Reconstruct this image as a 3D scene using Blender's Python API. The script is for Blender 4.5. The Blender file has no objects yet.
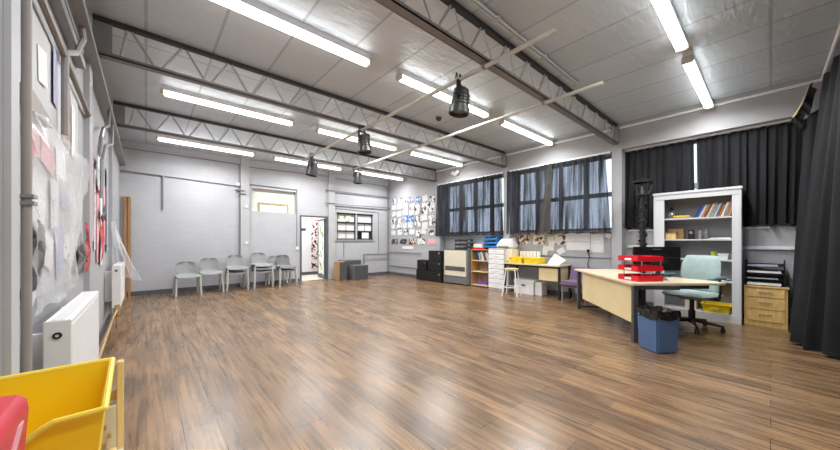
import bpy, bmesh, math, random
from mathutils import Vector, Matrix, Euler
random.seed(7)
PI = math.pi
SC = bpy.context.scene
COL = SC.collection

# ------------------------------------------------------------------ materials
def mat(name, color, rough=.5, metal=0., vary=0., scale=8., bump=0., emit=0., spec=.5, coat=0., stretch=None):
    m = bpy.data.materials.new(name); m.use_nodes = True
    nt = m.node_tree; b = nt.nodes['Principled BSDF']
    b.inputs['Roughness'].default_value = rough
    b.inputs['Metallic'].default_value = metal
    b.inputs['Specular IOR Level'].default_value = spec
    b.inputs['Coat Weight'].default_value = coat
    c = (*color, 1)
    b.inputs['Base Color'].default_value = c
    if emit:
        b.inputs['Emission Color'].default_value = c
        b.inputs['Emission Strength'].default_value = emit
    if vary or bump:
        g = nt.nodes.new('ShaderNodeNewGeometry')
        n = nt.nodes.new('ShaderNodeTexNoise'); n.inputs['Scale'].default_value = scale
        n.inputs['Detail'].default_value = 4
        src = g.outputs['Position']
        if stretch:
            mp = nt.nodes.new('ShaderNodeMapping'); mp.inputs['Scale'].default_value = stretch
            nt.links.new(src, mp.inputs['Vector']); src = mp.outputs['Vector']
        nt.links.new(src, n.inputs['Vector'])
        if vary:
            r = nt.nodes.new('ShaderNodeValToRGB')
            r.color_ramp.elements[0].position = .3; r.color_ramp.elements[1].position = .7
            r.color_ramp.elements[0].color = tuple(max(0, x*(1-vary)) for x in color)+(1,)
            r.color_ramp.elements[1].color = tuple(min(1, x*(1+vary)) for x in color)+(1,)
            nt.links.new(n.outputs['Fac'], r.inputs['Fac']); nt.links.new(r.outputs['Color'], b.inputs['Base Color'])
        if bump:
            bp = nt.nodes.new('ShaderNodeBump'); bp.inputs['Strength'].default_value = bump
            bp.inputs['Distance'].default_value = .02
            nt.links.new(n.outputs['Fac'], bp.inputs['Height']); nt.links.new(bp.outputs['Normal'], b.inputs['Normal'])
    return m

def swizzle(nt, a, b_):
    g = nt.nodes.new('ShaderNodeNewGeometry'); s = nt.nodes.new('ShaderNodeSeparateXYZ'); c = nt.nodes.new('ShaderNodeCombineXYZ')
    nt.links.new(g.outputs['Position'], s.inputs[0])
    nt.links.new(s.outputs[a], c.inputs[0]); nt.links.new(s.outputs[b_], c.inputs[1])
    return c.outputs[0]

def block_wall(name, color, axis):
    m = mat(name, color, .62)
    nt = m.node_tree; b = nt.nodes['Principled BSDF']
    v = swizzle(nt, axis, 2)
    t = nt.nodes.new('ShaderNodeTexBrick'); nt.links.new(v, t.inputs['Vector'])
    t.inputs['Scale'].default_value = 1; t.inputs['Brick Width'].default_value = .30; t.inputs['Row Height'].default_value = .10
    t.inputs['Mortar Size'].default_value = .006; t.inputs['Mortar Smooth'].default_value = .6
    t.inputs['Color1'].default_value = (*color, 1); t.inputs['Color2'].default_value = tuple(x*.965 for x in color)+(1,)
    t.inputs['Mortar'].default_value = tuple(x*.90 for x in color)+(1,)
    n = nt.nodes.new('ShaderNodeTexNoise'); n.inputs['Scale'].default_value = 1.7; n.inputs['Detail'].default_value = 6
    nt.links.new(v, n.inputs['Vector'])
    r = nt.nodes.new('ShaderNodeValToRGB'); r.color_ramp.elements[0].color = (.86, .86, .87, 1); r.color_ramp.elements[1].color = (1.06, 1.06, 1.06, 1)
    nt.links.new(n.outputs['Fac'], r.inputs['Fac'])
    mx = nt.nodes.new('ShaderNodeMix'); mx.data_type = 'RGBA'; mx.blend_type = 'MULTIPLY'; mx.inputs['Factor'].default_value = 1
    nt.links.new(t.outputs['Color'], mx.inputs[6]); nt.links.new(r.outputs['Color'], mx.inputs[7])
    nt.links.new(mx.outputs[2], b.inputs['Base Color'])
    bp = nt.nodes.new('ShaderNodeBump'); bp.inputs['Strength'].default_value = .2; bp.inputs['Distance'].default_value = .006; bp.invert = True
    nt.links.new(t.outputs['Fac'], bp.inputs['Height']); nt.links.new(bp.outputs['Normal'], b.inputs['Normal'])
    return m

def floor_mat():
    m = mat('floor_laminate', (.16, .09, .05), .3, spec=.8)
    nt = m.node_tree; b = nt.nodes['Principled BSDF']; L = nt.links.new
    v = swizzle(nt, 1, 0)
    t = nt.nodes.new('ShaderNodeTexBrick'); L(v, t.inputs['Vector'])
    t.inputs['Scale'].default_value = 1; t.inputs['Brick Width'].default_value = 1.28; t.inputs['Row Height'].default_value = .185
    t.offset = .37; t.inputs['Mortar Size'].default_value = .0024; t.inputs['Mortar Smooth'].default_value = .2
    t.inputs['Color1'].default_value = (.27, .163, .086, 1); t.inputs['Color2'].default_value = (.165, .099, .052, 1)
    t.inputs['Mortar'].default_value = (.07, .043, .027, 1)
    mp = nt.nodes.new('ShaderNodeMapping'); mp.inputs['Scale'].default_value = (.55, 14, 1); L(v, mp.inputs['Vector'])
    n = nt.nodes.new('ShaderNodeTexNoise'); n.inputs['Scale'].default_value = 2.2; n.inputs['Detail'].default_value = 8; n.inputs['Roughness'].default_value = .58
    n.inputs['Distortion'].default_value = .35
    L(mp.outputs[0], n.inputs['Vector'])
    r = nt.nodes.new('ShaderNodeValToRGB'); r.color_ramp.elements[0].position = .3; r.color_ramp.elements[1].position = .72
    r.color_ramp.elements[0].color = (.64, .63, .63, 1); r.color_ramp.elements[1].color = (1.30, 1.29, 1.28, 1)
    L(n.outputs['Fac'], r.inputs['Fac'])
    mx = nt.nodes.new('ShaderNodeMix'); mx.data_type = 'RGBA'; mx.blend_type = 'MULTIPLY'; mx.inputs['Factor'].default_value = 1
    L(t.outputs['Color'], mx.inputs[6]); L(r.outputs['Color'], mx.inputs[7])
    mp2 = nt.nodes.new('ShaderNodeMapping'); mp2.inputs['Scale'].default_value = (1.3, 6.5, 1); L(v, mp2.inputs['Vector'])
    n2 = nt.nodes.new('ShaderNodeTexNoise'); n2.inputs['Scale'].default_value = 1.6; n2.inputs['Detail'].default_value = 5; n2.inputs['Distortion'].default_value = .5; L(mp2.outputs[0], n2.inputs['Vector'])
    r2 = nt.nodes.new('ShaderNodeValToRGB'); r2.color_ramp.elements[0].position = .34; r2.color_ramp.elements[1].position = .68
    r2.color_ramp.elements[0].color = (.64, .62, .60, 1); r2.color_ramp.elements[1].color = (1.34, 1.31, 1.25, 1); L(n2.outputs['Fac'], r2.inputs['Fac'])
    m2 = nt.nodes.new('ShaderNodeMix'); m2.data_type = 'RGBA'; m2.blend_type = 'MULTIPLY'; m2.inputs['Factor'].default_value = 1
    L(mx.outputs[2], m2.inputs[6]); L(r2.outputs[0], m2.inputs[7]); L(m2.outputs[2], b.inputs['Base Color'])
    rr = nt.nodes.new('ShaderNodeMapRange'); rr.inputs['To Min'].default_value = .20; rr.inputs['To Max'].default_value = .36
    L(n.outputs['Fac'], rr.inputs['Value']); L(rr.outputs[0], b.inputs['Roughness'])
    bp = nt.nodes.new('ShaderNodeBump'); bp.inputs['Strength'].default_value = .25; bp.inputs['Distance'].default_value = .004; bp.invert = True
    L(t.outputs['Fac'], bp.inputs['Height']); L(bp.outputs['Normal'], b.inputs['Normal'])
    return m

def ceiling_mat():
    m = mat('ceiling_foil_board', (.5, .53, .56), .47, .32)
    nt = m.node_tree; b = nt.nodes['Principled BSDF']; L = nt.links.new
    v = swizzle(nt, 1, 0)
    t = nt.nodes.new('ShaderNodeTexBrick'); L(v, t.inputs['Vector'])
    t.inputs['Scale'].default_value = 1; t.inputs['Brick Width'].default_value = 2.4; t.inputs['Row Height'].default_value = .61; t.offset = 0
    t.inputs['Mortar Size'].default_value = .018; t.inputs['Mortar Smooth'].default_value = .5
    t.inputs['Color1'].default_value = (.68, .735, .785, 1); t.inputs['Color2'].default_value = (.60, .65, .695, 1); t.inputs['Mortar'].default_value = (.47, .505, .54, 1)
    L(t.outputs['Color'], b.inputs['Base Color'])
    n = nt.nodes.new('ShaderNodeTexNoise'); n.inputs['Scale'].default_value = 6; n.inputs['Detail'].default_value = 5
    mp = nt.nodes.new('ShaderNodeMapping'); mp.inputs['Scale'].default_value = (3.2, 1, 1); L(v, mp.inputs['Vector']); L(mp.outputs[0], n.inputs['Vector'])
    w = nt.nodes.new('ShaderNodeTexNoise'); w.inputs['Scale'].default_value = .9; w.inputs['Detail'].default_value = 1; L(v, w.inputs['Vector'])
    ad = nt.nodes.new('ShaderNodeMath'); ad.operation = 'MULTIPLY_ADD'; ad.inputs[1].default_value = 6
    L(w.outputs['Fac'], ad.inputs[0]); L(n.outputs['Fac'], ad.inputs[2])
    bp = nt.nodes.new('ShaderNodeBump'); bp.inputs['Strength'].default_value = .8; bp.inputs['Distance'].default_value = .016
    L(ad.outputs[0], bp.inputs['Height']); L(bp.outputs['Normal'], b.inputs['Normal'])
    return m

def sheer_mat(name, lo, hi, color=(.012, .013, .016)):
    """Thin woven cloth: lets part of the daylight through, thinner and thicker down the length of the drop."""
    m = mat(name, color, .9, spec=.2)
    nt = m.node_tree; b = nt.nodes['Principled BSDF']; L = nt.links.new
    tr = nt.nodes.new('ShaderNodeBsdfTransparent'); tr.inputs[0].default_value = (.82, .88, 1, 1)
    mx = nt.nodes.new('ShaderNodeMixShader'); out = nt.nodes['Material Output']
    g = nt.nodes.new('ShaderNodeNewGeometry'); mp = nt.nodes.new('ShaderNodeMapping'); mp.inputs['Scale'].default_value = (8, 8, .6)
    n = nt.nodes.new('ShaderNodeTexNoise'); n.inputs['Scale'].default_value = 1.3; n.inputs['Detail'].default_value = 3
    r = nt.nodes.new('ShaderNodeMapRange'); r.inputs['From Min'].default_value = .38; r.inputs['From Max'].default_value = .62
    r.inputs['To Min'].default_value = lo; r.inputs['To Max'].default_value = hi
    L(g.outputs['Position'], mp.inputs[0]); L(mp.outputs[0], n.inputs['Vector']); L(n.outputs['Fac'], r.inputs['Value'])
    L(r.outputs[0], mx.inputs[0]); L(b.outputs[0], mx.inputs[1]); L(tr.outputs[0], mx.inputs[2]); L(mx.outputs[0], out.inputs[0])
    return m

def film_mat(name, alpha):
    m = mat(name, (.86, .86, .88), .22, spec=.6)
    nt = m.node_tree; b = nt.nodes['Principled BSDF']; L = nt.links.new
    tr = nt.nodes.new('ShaderNodeBsdfTransparent'); mx = nt.nodes.new('ShaderNodeMixShader'); mx.inputs[0].default_value = alpha
    L(tr.outputs[0], mx.inputs[1]); L(b.outputs[0], mx.inputs[2]); L(mx.outputs[0], nt.nodes['Material Output'].inputs[0])
    return m

def glass_mat():
    m = film_mat('window_glass', .12); return m

def print_mat(name, base, ink, amount, scale, ink2=None):
    """A printed sheet: blotches of ink over paper, different on every sheet because it follows the sheet's place."""
    m = mat(name, base, .6)
    nt = m.node_tree; b = nt.nodes['Principled BSDF']; L = nt.links.new
    g = nt.nodes.new('ShaderNodeNewGeometry')
    n = nt.nodes.new('ShaderNodeTexNoise'); n.inputs['Scale'].default_value = scale; n.inputs['Detail'].default_value = 2
    L(g.outputs['Position'], n.inputs['Vector'])
    r = nt.nodes.new('ShaderNodeValToRGB'); r.color_ramp.interpolation = 'CONSTANT'
    r.color_ramp.elements[0].color = (*base, 1); r.color_ramp.elements[1].position = 1-amount; r.color_ramp.elements[1].color = (*ink, 1)
    if ink2:
        e = r.color_ramp.elements.new(min(.99, 1-amount+.07)); e.color = (*ink2, 1)
    L(n.outputs['Fac'], r.inputs['Fac']); L(r.outputs[0], b.inputs['Base Color'])
    return m

def wood_mat(name, color, rough=.45):
    return mat(name, color, rough, vary=.16, scale=5, stretch=(6, 6, 1))

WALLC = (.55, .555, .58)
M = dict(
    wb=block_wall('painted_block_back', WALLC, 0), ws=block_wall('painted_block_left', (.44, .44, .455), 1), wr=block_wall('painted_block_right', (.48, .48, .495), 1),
    floor=floor_mat(), ceil=ceiling_mat(),
    paint=mat('grey_paint', (.42, .42, .435), .5, vary=.06, scale=3),
    pilaster=mat('pilaster_paint', (.52, .525, .53), .55, vary=.04, scale=3),
    dpaint=mat('mid_grey_paint', (.30, .30, .315), .5, vary=.08, scale=3),
    fascia=mat('fascia_paint', (.40, .40, .41), .5, vary=.05, scale=2),
    pale=mat('pale_panel', (.66, .66, .65), .5, vary=.05, scale=3),
    skirt=mat('dark_skirting', (.10, .105, .12), .5, vary=.1),
    chord=mat('truss_chord_paint', (.24, .225, .215), .45, .2, vary=.08, scale=4),
    topchord=mat('truss_top_dark', (.035, .035, .037), .6, vary=.1),
    web=mat('truss_web_steel', (.55, .545, .53), .4, .3, vary=.08),
    white=mat('white_paint', (.87, .87, .87), .4, vary=.02),
    wplastic=mat('white_plastic', (.82, .81, .79), .35, vary=.02),
    emit=mat('fluorescent_diffuser', (1, .99, .975), .4, emit=4.6),
    cream=mat('cream_plastic', (.75, .70, .56), .45, vary=.03),
    polew=mat('lighting_bar_paint', (.62, .60, .54), .4, .1, vary=.06),
    conduit=mat('conduit_grey', (.29, .29, .295), .4, .3, vary=.05),
    galv=mat('galvanised_conduit', (.62, .62, .62), .42, .25, vary=.05),
    brownpipe=mat('brown_pipe', (.26, .22, .19), .45, vary=.12, scale=12),
    pinkpipe=mat('primer_pipe', (.33, .30, .28), .45, vary=.08, scale=6),
    brass=mat('copper_pipe', (.62, .42, .20), .35, .7, vary=.1),
    black=mat('black_plastic', (.015, .015, .016), .4, vary=.1),
    blackm=mat('black_metal', (.022, .022, .023), .35, .3, vary=.1),
    lamp=mat('lantern_black', (.09, .09, .09), .35, .5, vary=.2, scale=20),
    lens=mat('lantern_lens', (.42, .36, .33), .12, .2, vary=.05),
    chrome=mat('chrome', (.75, .75, .76), .18, 1., vary=.03),
    chairp=mat('chair_polypropylene', (.30, .31, .305), .42, vary=.04),
    chairpd=mat('chair_dark_polypropylene', (.19, .195, .195), .42, vary=.04),
    chairleg=mat('chair_leg_enamel', (.60, .60, .58), .4, .2, vary=.04),
    bag=mat('bin_liner', (.012, .012, .013), .22, vary=.2, scale=30, bump=.6),
    blue=mat('blue_bin_plastic', (.075, .145, .29), .45, vary=.05, scale=4),
    bluetray=mat('blue_tray_plastic', (.03, .20, .55), .4, vary=.08),
    red=mat('red_plastic', (.72, .012, .025), .35, vary=.04),
    redbin=mat('red_bin_plastic', (.62, .035, .06), .35, vary=.06),
    yellow=mat('yellow_bin_plastic', (1.0, .68, .010), .38, vary=.04, scale=3),
    yellowrim=mat('yellow_rim', (.92, .72, .08), .35, vary=.02),
    yellowb=mat('yellow_box_plastic', (.97, .72, .02), .38, vary=.05),
    mint=mat('mint_fabric', (.37, .47, .455), .85, vary=.07, scale=14, spec=.2),
    teal=mat('teal_pad', (.10, .24, .24), .7, vary=.05),
    purple=mat('purple_fabric', (.19, .125, .21), .9, vary=.08, scale=14, spec=.2),
    purplep=mat('purple_paper', (.30, .08, .45), .6, vary=.1),
    desk=wood_mat('pale_maple_laminate', (.72, .58, .36)),
    desktop=mat('maple_desktop', (.72, .60, .42), .38, vary=.06, scale=4),
    deskpanel=mat('maple_panel', (.74, .60, .34), .45, vary=.05, scale=3),
    deskleg=mat('desk_leg_graphite', (.085, .08, .09), .4, .3, vary=.06),
    brownwood=wood_mat('brown_box_ply', (.36, .21, .09)), boxg=mat('dark_box_front', (.085, .087, .092), .5, vary=.1), oak=wood_mat('oak_veneer', (.80, .54, .20)), tan=wood_mat('tan_wood', (.50, .31, .12)),
    pine=wood_mat('pale_pine', (.80, .60, .27)), batten=wood_mat('timber_batten', (.40, .21, .09)),
    steel=mat('cabinet_grey_steel', (.70, .71, .72), .4, .1, vary=.02), steeld=mat('cabinet_interior', (.27, .27, .275), .5, vary=.04),
    shutter=mat('tambour_slats', (.74, .75, .78), .4, vary=.03, scale=40, stretch=(0, 1, 0)),
    filecab=mat('filing_cabinet_enamel', (.78, .76, .70), .4, vary=.02), heaterc=mat('heater_cream', (.72, .67, .53), .4, vary=.03),
    heatg=mat('heater_grey', (.16, .165, .17), .45, vary=.06), heats=mat('heater_slot', (.10, .09, .07), .5, vary=.1),
    paper=mat('plain_paper', (.86, .86, .86), .7, vary=.02, scale=6), lpaper=mat('lined_paper', (.86, .86, .85), .7, vary=.06, scale=30),
    greyp=mat('torn_grey_paper', (.11, .11, .115), .7, vary=.5, scale=12), redp=mat('torn_red_paper', (.50, .10, .11), .6, vary=.6, scale=11),
    pinkp=mat('pink_paper', (.80, .42, .46), .7, vary=.12, scale=10), lavp=mat('lavender_paper', (.42, .43, .58), .7, vary=.25, scale=7),
    brownp=mat('brown_paper', (.34, .24, .19), .6, vary=.45, scale=9),
    fabric=mat('black_drape', (.014, .0145, .017), .78, vary=.25, scale=2, spec=.35, stretch=(6, 6, .6)),
    gold=mat('gold_lining', (.65, .48, .18), .6, vary=.2, scale=20),
    sheer=sheer_mat('sheer_black_drape', .02, .36, (.03, .031, .034)), sheerd=sheer_mat('sheer_black_drape_thick', .02, .2),
    foldcloth=mat('folded_drape', (.055, .05, .046), .85, vary=.3, scale=5),
    hem=mat('drape_hem', (.012, .012, .014), .85, vary=.2),
    film=film_mat('plastic_film', .40), film2=film_mat('loose_plastic_film', .30), glass=glass_mat(),
    doorglass=print_mat('door_glass_film', (.84, .86, .82), (.12, .24, .03), .42, 5, (.45, .55, .25)),
    art=print_mat('corridor_art', (.85, .84, .82), (.45, .10, .07), .47, 11, (.02, .02, .02)),
    greenp=print_mat('green_print', (.84, .86, .80), (.25, .42, .12), .45, 9),
    p1=print_mat('print_dark', (.84, .84, .84), (.06, .06, .07), .46, 8), p2=print_mat('print_blue', (.82, .83, .85), (.04, .14, .50), .52, 8, (.12, .28, .62)),
    p3=print_mat('print_brown', (.84, .82, .80), (.28, .13, .08), .44, 12, (.05, .04, .04)), p4=print_mat('print_light', (.84, .84, .84), (.35, .35, .38), .37, 16),
    photo=print_mat('photo_dark', (.05, .05, .055), (.45, .38, .34), .45, 11), photow=print_mat('photo_warm', (.10, .06, .04), (.72, .52, .40), .5, 14, (.8, .75, .7)),
    screen=mat('monitor_shell', (.012, .011, .012), .3, vary=.1), dgreen=mat('dark_green_plastic', (.01, .10, .07), .4, vary=.1),
    lime=mat('lime_plastic', (.45, .55, .03), .5, vary=.1), jar=mat('smoky_glass', (.18, .2, .19), .08, .1, vary=.1),
    carpet=mat('corridor_carpet', (.62, .55, .48), .7, vary=.05, scale=20),
    tarmac=mat('outside_paving', (.30, .30, .30), .8, vary=.1),
)
BOOKC = [mat('book_cover_%s' % n, c, .5, vary=.06, scale=20) for n, c in (
    ('navy', (.02, .05, .25)), ('blue', (.06, .16, .50)), ('white', (.75, .75, .73)), ('tan', (.50, .34, .20)), ('orange', (.65, .25, .06)), ('grey', (.35, .36, .37)), ('brown', (.22, .10, .05)), ('sky', (.40, .55, .65)))]
BOOKN = ['navy', 'blue', 'white', 'tan', 'orange', 'grey', 'brown', 'pale blue']

# ------------------------------------------------------------------ mesh helpers
class MB:
    def __init__(s): s.bm = bmesh.new()
    def _merge(s, b, mtx=None):
        me = bpy.data.meshes.new('tmp')
        if mtx is not None: bmesh.ops.transform(b, matrix=mtx, verts=b.verts)
        b.to_mesh(me); b.free(); s.bm.from_mesh(me); bpy.data.meshes.remove(me); return s
    def obox(s, c, size, rot=(0, 0, 0), bev=0.):
        b = bmesh.new(); bmesh.ops.create_cube(b, size=1)
        bmesh.ops.transform(b, matrix=Matrix.Diagonal((*size, 1)), verts=b.verts)
        if bev: bmesh.ops.bevel(b, geom=b.edges[:], offset=min(bev, min(size)*.45), segments=2, affect='EDGES')
        return s._merge(b, Matrix.Translation(c) @ Euler(rot).to_matrix().to_4x4())
    def box(s, x0, x1, y0, y1, z0, z1, bev=0.):
        return s.obox(((x0+x1)/2, (y0+y1)/2, (z0+z1)/2), (abs(x1-x0), abs(y1-y0), abs(z1-z0)), bev=bev)
    def cyl(s, p0, p1, r0, r1=None, n=12, cap=True):
        p0, p1 = Vector(p0), Vector(p1); r1 = r0 if r1 is None else r1; d = p1-p0
        b = bmesh.new(); bmesh.ops.create_cone(b, cap_ends=cap, segments=n, radius1=r0, radius2=r1, depth=d.length)
        q = Vector((0, 0, 1)).rotation_difference(d.normalized()).to_matrix().to_4x4()
        return s._merge(b, Matrix.Translation((p0+p1)/2) @ q)
    def tube(s, pts, r, n=8):
        pts = [Vector(p) for p in pts]
        for i in range(len(pts)-1): s.cyl(pts[i], pts[i+1], r, n=n)
        for p in pts[1:-1]: s.ball(p, r*1.0, n=n)
        return s
    def ball(s, c, r, n=10, sc=(1, 1, 1)):
        b = bmesh.new(); bmesh.ops.create_uvsphere(b, u_segments=n, v_segments=max(6, n//2+1), radius=r)
        return s._merge(b, Matrix.Translation(c) @ Matrix.Diagonal((*sc, 1)))
    def prism(s, poly, z0, z1, bev=0.):
        b = bmesh.new(); vs = [b.verts.new((x, y, z0)) for x, y in poly]; f = b.faces.new(vs)
        r = bmesh.ops.extrude_face_region(b, geom=[f]); up = [v for v in r['geom'] if isinstance(v, bmesh.types.BMVert)]
        bmesh.ops.translate(b, vec=(0, 0, z1-z0), verts=up); bmesh.ops.recalc_face_normals(b, faces=b.faces)
        if bev: bmesh.ops.bevel(b, geom=b.edges[:], offset=bev, segments=2, affect='EDGES')
        return s._merge(b)
    def hexa(s, bot, top):
        """Solid between two quads (tapered boxes, leaning slabs)."""
        b = bmesh.new(); v = [b.verts.new(p) for p in list(bot)+list(top)]
        for q in ((3, 2, 1, 0), (4, 5, 6, 7), (0, 1, 5, 4), (1, 2, 6, 5), (2, 3, 7, 6), (3, 0, 4, 7)): b.faces.new([v[i] for i in q])
        bmesh.ops.recalc_face_normals(b, faces=b.faces); return s._merge(b)
    def lathe(s, prof, c, n=20, mtx=None):
        b = bmesh.new(); rings = []
        for r, z in prof: rings.append([b.verts.new((r*math.cos(2*PI*k/n), r*math.sin(2*PI*k/n), z)) for k in range(n)])
        for a, d in zip(rings, rings[1:]):
            for k in range(n): b.faces.new((a[k], a[(k+1) % n], d[(k+1) % n], d[k]))
        bmesh.ops.recalc_face_normals(b, faces=b.faces)
        return s._merge(b, Matrix.Translation(c) @ (mtx or Matrix.Identity(4)))
    def grid(s, fn, nu, nv):
        b = bmesh.new(); g = [[b.verts.new(fn(i/nu, j/nv)) for j in range(nv+1)] for i in range(nu+1)]
        for i in range(nu):
            for j in range(nv): b.faces.new((g[i][j], g[i+1][j], g[i+1][j+1], g[i][j+1]))
        return s._merge(b)
    def shell(s, fn, nu, nv, th):
        """A sheet with thickness."""
        b = bmesh.new(); g = [[b.verts.new(fn(i/nu, j/nv)) for j in range(nv+1)] for i in range(nu+1)]
        for i in range(nu):
            for j in range(nv): b.faces.new((g[i][j], g[i+1][j], g[i+1][j+1], g[i][j+1]))
        bmesh.ops.recalc_face_normals(b, faces=b.faces)
        bmesh.ops.solidify(b, geom=b.faces[:], thickness=th)
        return s._merge(b)
    def build(s, name, m, parent=None, smooth=False, label=None):
        me = bpy.data.meshes.new(name); s.bm.to_mesh(me); s.bm.free()
        me.materials.append(m)
        if smooth:
            for p in me.polygons: p.use_smooth = True
            me.set_sharp_from_angle(angle=math.radians(38))
        o = bpy.data.objects.new(name, me); COL.objects.link(o)
        if parent:
            o.parent = parent
            r = parent
            while r.parent: r = r.parent
            me.transform((Matrix.Translation(r.location) @ Euler(r.rotation_euler).to_matrix().to_4x4()).inverted())
        else:
            vs = [v.co for v in me.vertices]
            c = Vector(((min(v.x for v in vs)+max(v.x for v in vs))/2, (min(v.y for v in vs)+max(v.y for v in vs))/2, min(v.z for v in vs)))
            me.transform(Matrix.Translation(-c)); o.location = c
        if label: o['label'] = label
        return o

def tag(o, label, cat, group=None):
    o['label'] = label; o['category'] = cat
    if group: o['group'] = group
    return o
def thing(name, label, cat, loc=(0, 0, 0), rz=0., group=None):
    o = bpy.data.objects.new(name, None); COL.objects.link(o); o.empty_display_size = .1
    o.location = loc; o.rotation_euler = (0, 0, rz); return tag(o, label, cat, group)
def struct(o):
    o['kind'] = 'structure'; return o
def dup(root, loc=None, rz=None, label=None):
    r = root.copy(); COL.objects.link(r)
    if loc is not None: r.location = loc
    if rz is not None: r.rotation_euler = (0, 0, rz)
    if label: r['label'] = label
    for ch in list(root.children):
        c = ch.copy(); COL.objects.link(c); c.parent = r
        for g in list(ch.children):
            d = g.copy(); COL.objects.link(d); d.parent = c
    return r
def loc_b(root):  # local-coordinates transform for meshes written in a thing's own frame
    return Matrix.Translation(root.location) @ Euler(root.rotation_euler).to_matrix().to_4x4()
def lbuild(mb, name, m, root, parent=None, smooth=False, label=None):
    bmesh.ops.transform(mb.bm, matrix=loc_b(root), verts=mb.bm.verts)
    return mb.build(name, m, parent or root, smooth, label)

# ------------------------------------------------------------------ room shell
XL, XR, YB, YN, ZC = -.44, 7.12, 9.6, -.78, 3.52
def wall_holes(axis, p0, p1, a0, a1, z0, z1, holes):
    """Slab between p0 and p1 (thickness) with rectangular openings (a0, a1, z0, z1)."""
    mb = MB(); As = sorted({a0, a1, *[h[0] for h in holes], *[h[1] for h in holes]}); Zs = sorted({z0, z1, *[h[2] for h in holes], *[h[3] for h in holes]})
    for A, A2 in zip(As, As[1:]):
        for Z, Z2 in zip(Zs, Zs[1:]):
            ca, cz = (A+A2)/2, (Z+Z2)/2
            if any(h[0] < ca < h[1] and h[2] < cz < h[3] for h in holes): continue
            if axis == 'x': mb.box(p0, p1, A, A2, Z, Z2)
            else: mb.box(A, A2, p0, p1, Z, Z2)
    bmesh.ops.remove_doubles(mb.bm, verts=mb.bm.verts, dist=.0005)
    return mb
DOOR = (3.58, 4.42, 0, 2.02); HATCH = (2.22, 3.43, 2.09, 2.74); BW1 = (4.79, 5.47, 1.30, 2.21); BW2 = (5.55, 6.17, 1.30, 2.21)
WIN = [(4.55, 6.8, 1.47, 3.0), (2.1, 4.32, 1.47, 3.0), (-.25, 1.88, 1.47, 3.0)]
struct(MB().box(XL-.15, XR+.15, YN-.15, YB+.15, -.12, 0).build('floor', M['floor']))
struct(MB().box(XL-.15, XR+.15, YN-.15, YB+.15, ZC, ZC+.12).build('ceiling', M['ceil']))
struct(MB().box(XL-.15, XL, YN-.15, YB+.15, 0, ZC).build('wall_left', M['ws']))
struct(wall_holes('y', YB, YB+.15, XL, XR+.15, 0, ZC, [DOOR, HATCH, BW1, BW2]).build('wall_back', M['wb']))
wr = wall_holes('x', XR, XR+.15, YN, YB, 0, ZC, WIN); wr.box(6.9, XR, 7.0, YB, 0, ZC)
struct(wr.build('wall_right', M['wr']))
struct(MB().box(XL, XR, YN-.15, YN, 0, ZC).build('wall_front', M['wb']))
# lower fascia boxes along both long walls, columns
struct(MB().box(6.87, XR, YN, 7.0, 3.02, ZC).build('trim_1', M['fascia']))
struct(MB().box(XL, -.335, YN, YB, 2.95, 3.0).build('trim_2', M['dpaint']))
n = 3
for y in (1.9, 4.36, 6.84):
    struct(MB().box(6.862, XR, y, y+.17, 0, ZC-.02).build('trim_%d' % n, M['paint'])); n += 1
for y0, y1, w, m_ in ((1.60, 1.915, -.377, 'dpaint'), (4.28, 4.5, -.40, 'paint'), (6.9, 7.07, -.40, 'paint')):
    struct(MB().box(XL, w, y0, y1, 0, 2.95).build('trim_%d' % n, M[m_])); n += 1
for x in (1.93, 4.47):
    struct(MB().box(x, x+.21, 9.53, YB, 0, ZC).build('trim_%d' % n, M['pilaster'])); n += 1
struct(MB().box(-.377, -.36, 1.795, 1.89, 0, 2.95).build('trim_%d' % n, M['pilaster'])); n += 1   # pale edge bead on the pier
struct(MB().box(XL, 3.53, YB-.018, YB, 0, .10).box(4.69, 6.9, YB-.018, YB, 0, .10).build('baseboard_back', M['skirt']))
struct(MB().box(6.882, 6.9, 7.01, YB-.02, 0, .10).box(XR-.018, XR, YN, 1.88, 0, .1).box(XR-.018, XR, 2.08, 4.35, 0, .1).box(XR-.018, XR, 4.54, 6.83, 0, .1).build('baseboard_right', M['skirt']))
struct(MB().box(XL, XL+.018, 2.0, 4.27, 0, .10).box(XL, XL+.018, 4.51, 6.89, 0, .1).box(XL, XL+.018, 7.08, 9.57, 0, .1).build('baseboard_left', M['skirt']))

# windows on the long wall
for k, (y0, y1, z0, z1) in enumerate(WIN):
    w = struct(bpy.data.objects.new('window_%d' % (k+1), None)); COL.objects.link(w); w.location = (XR+.08, (y0+y1)/2, z0)
    fr = MB(); t = .05
    fr.box(XR+.03, XR+.10, y0, y1, z0, z0+t).box(XR+.03, XR+.10, y0, y1, z1-t, z1)
    for j in range(5):
        y = y0+(y1-y0)*j/4; yy = min(max(y, y0+t/2), y1-t/2)
        fr.box(XR+.03, XR+.10, yy-(.05 if j in (1, 3) else .035), yy+(.05 if j in (1, 3) else .035), z0, z1)
    fr.box(XR+.035, XR+.095, y0, y1, 2.17, 2.26)
    fr.build('window_frame', M['dpaint'], w)
    MB().box(XR+.06, XR+.066, y0, y1, z0, z1).build('window_pane', M['glass'], w)
    MB().box(XR-(.02 if k == 2 else .06), XR, y0+(.26 if k == 2 else .02), y1-.02, z0-.03, z0).build('window_sill', M['white'], w)
struct(MB().box(XR+.2, 30, -12, 25, -.3, -.2).build('ground', M['tarmac']))

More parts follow.
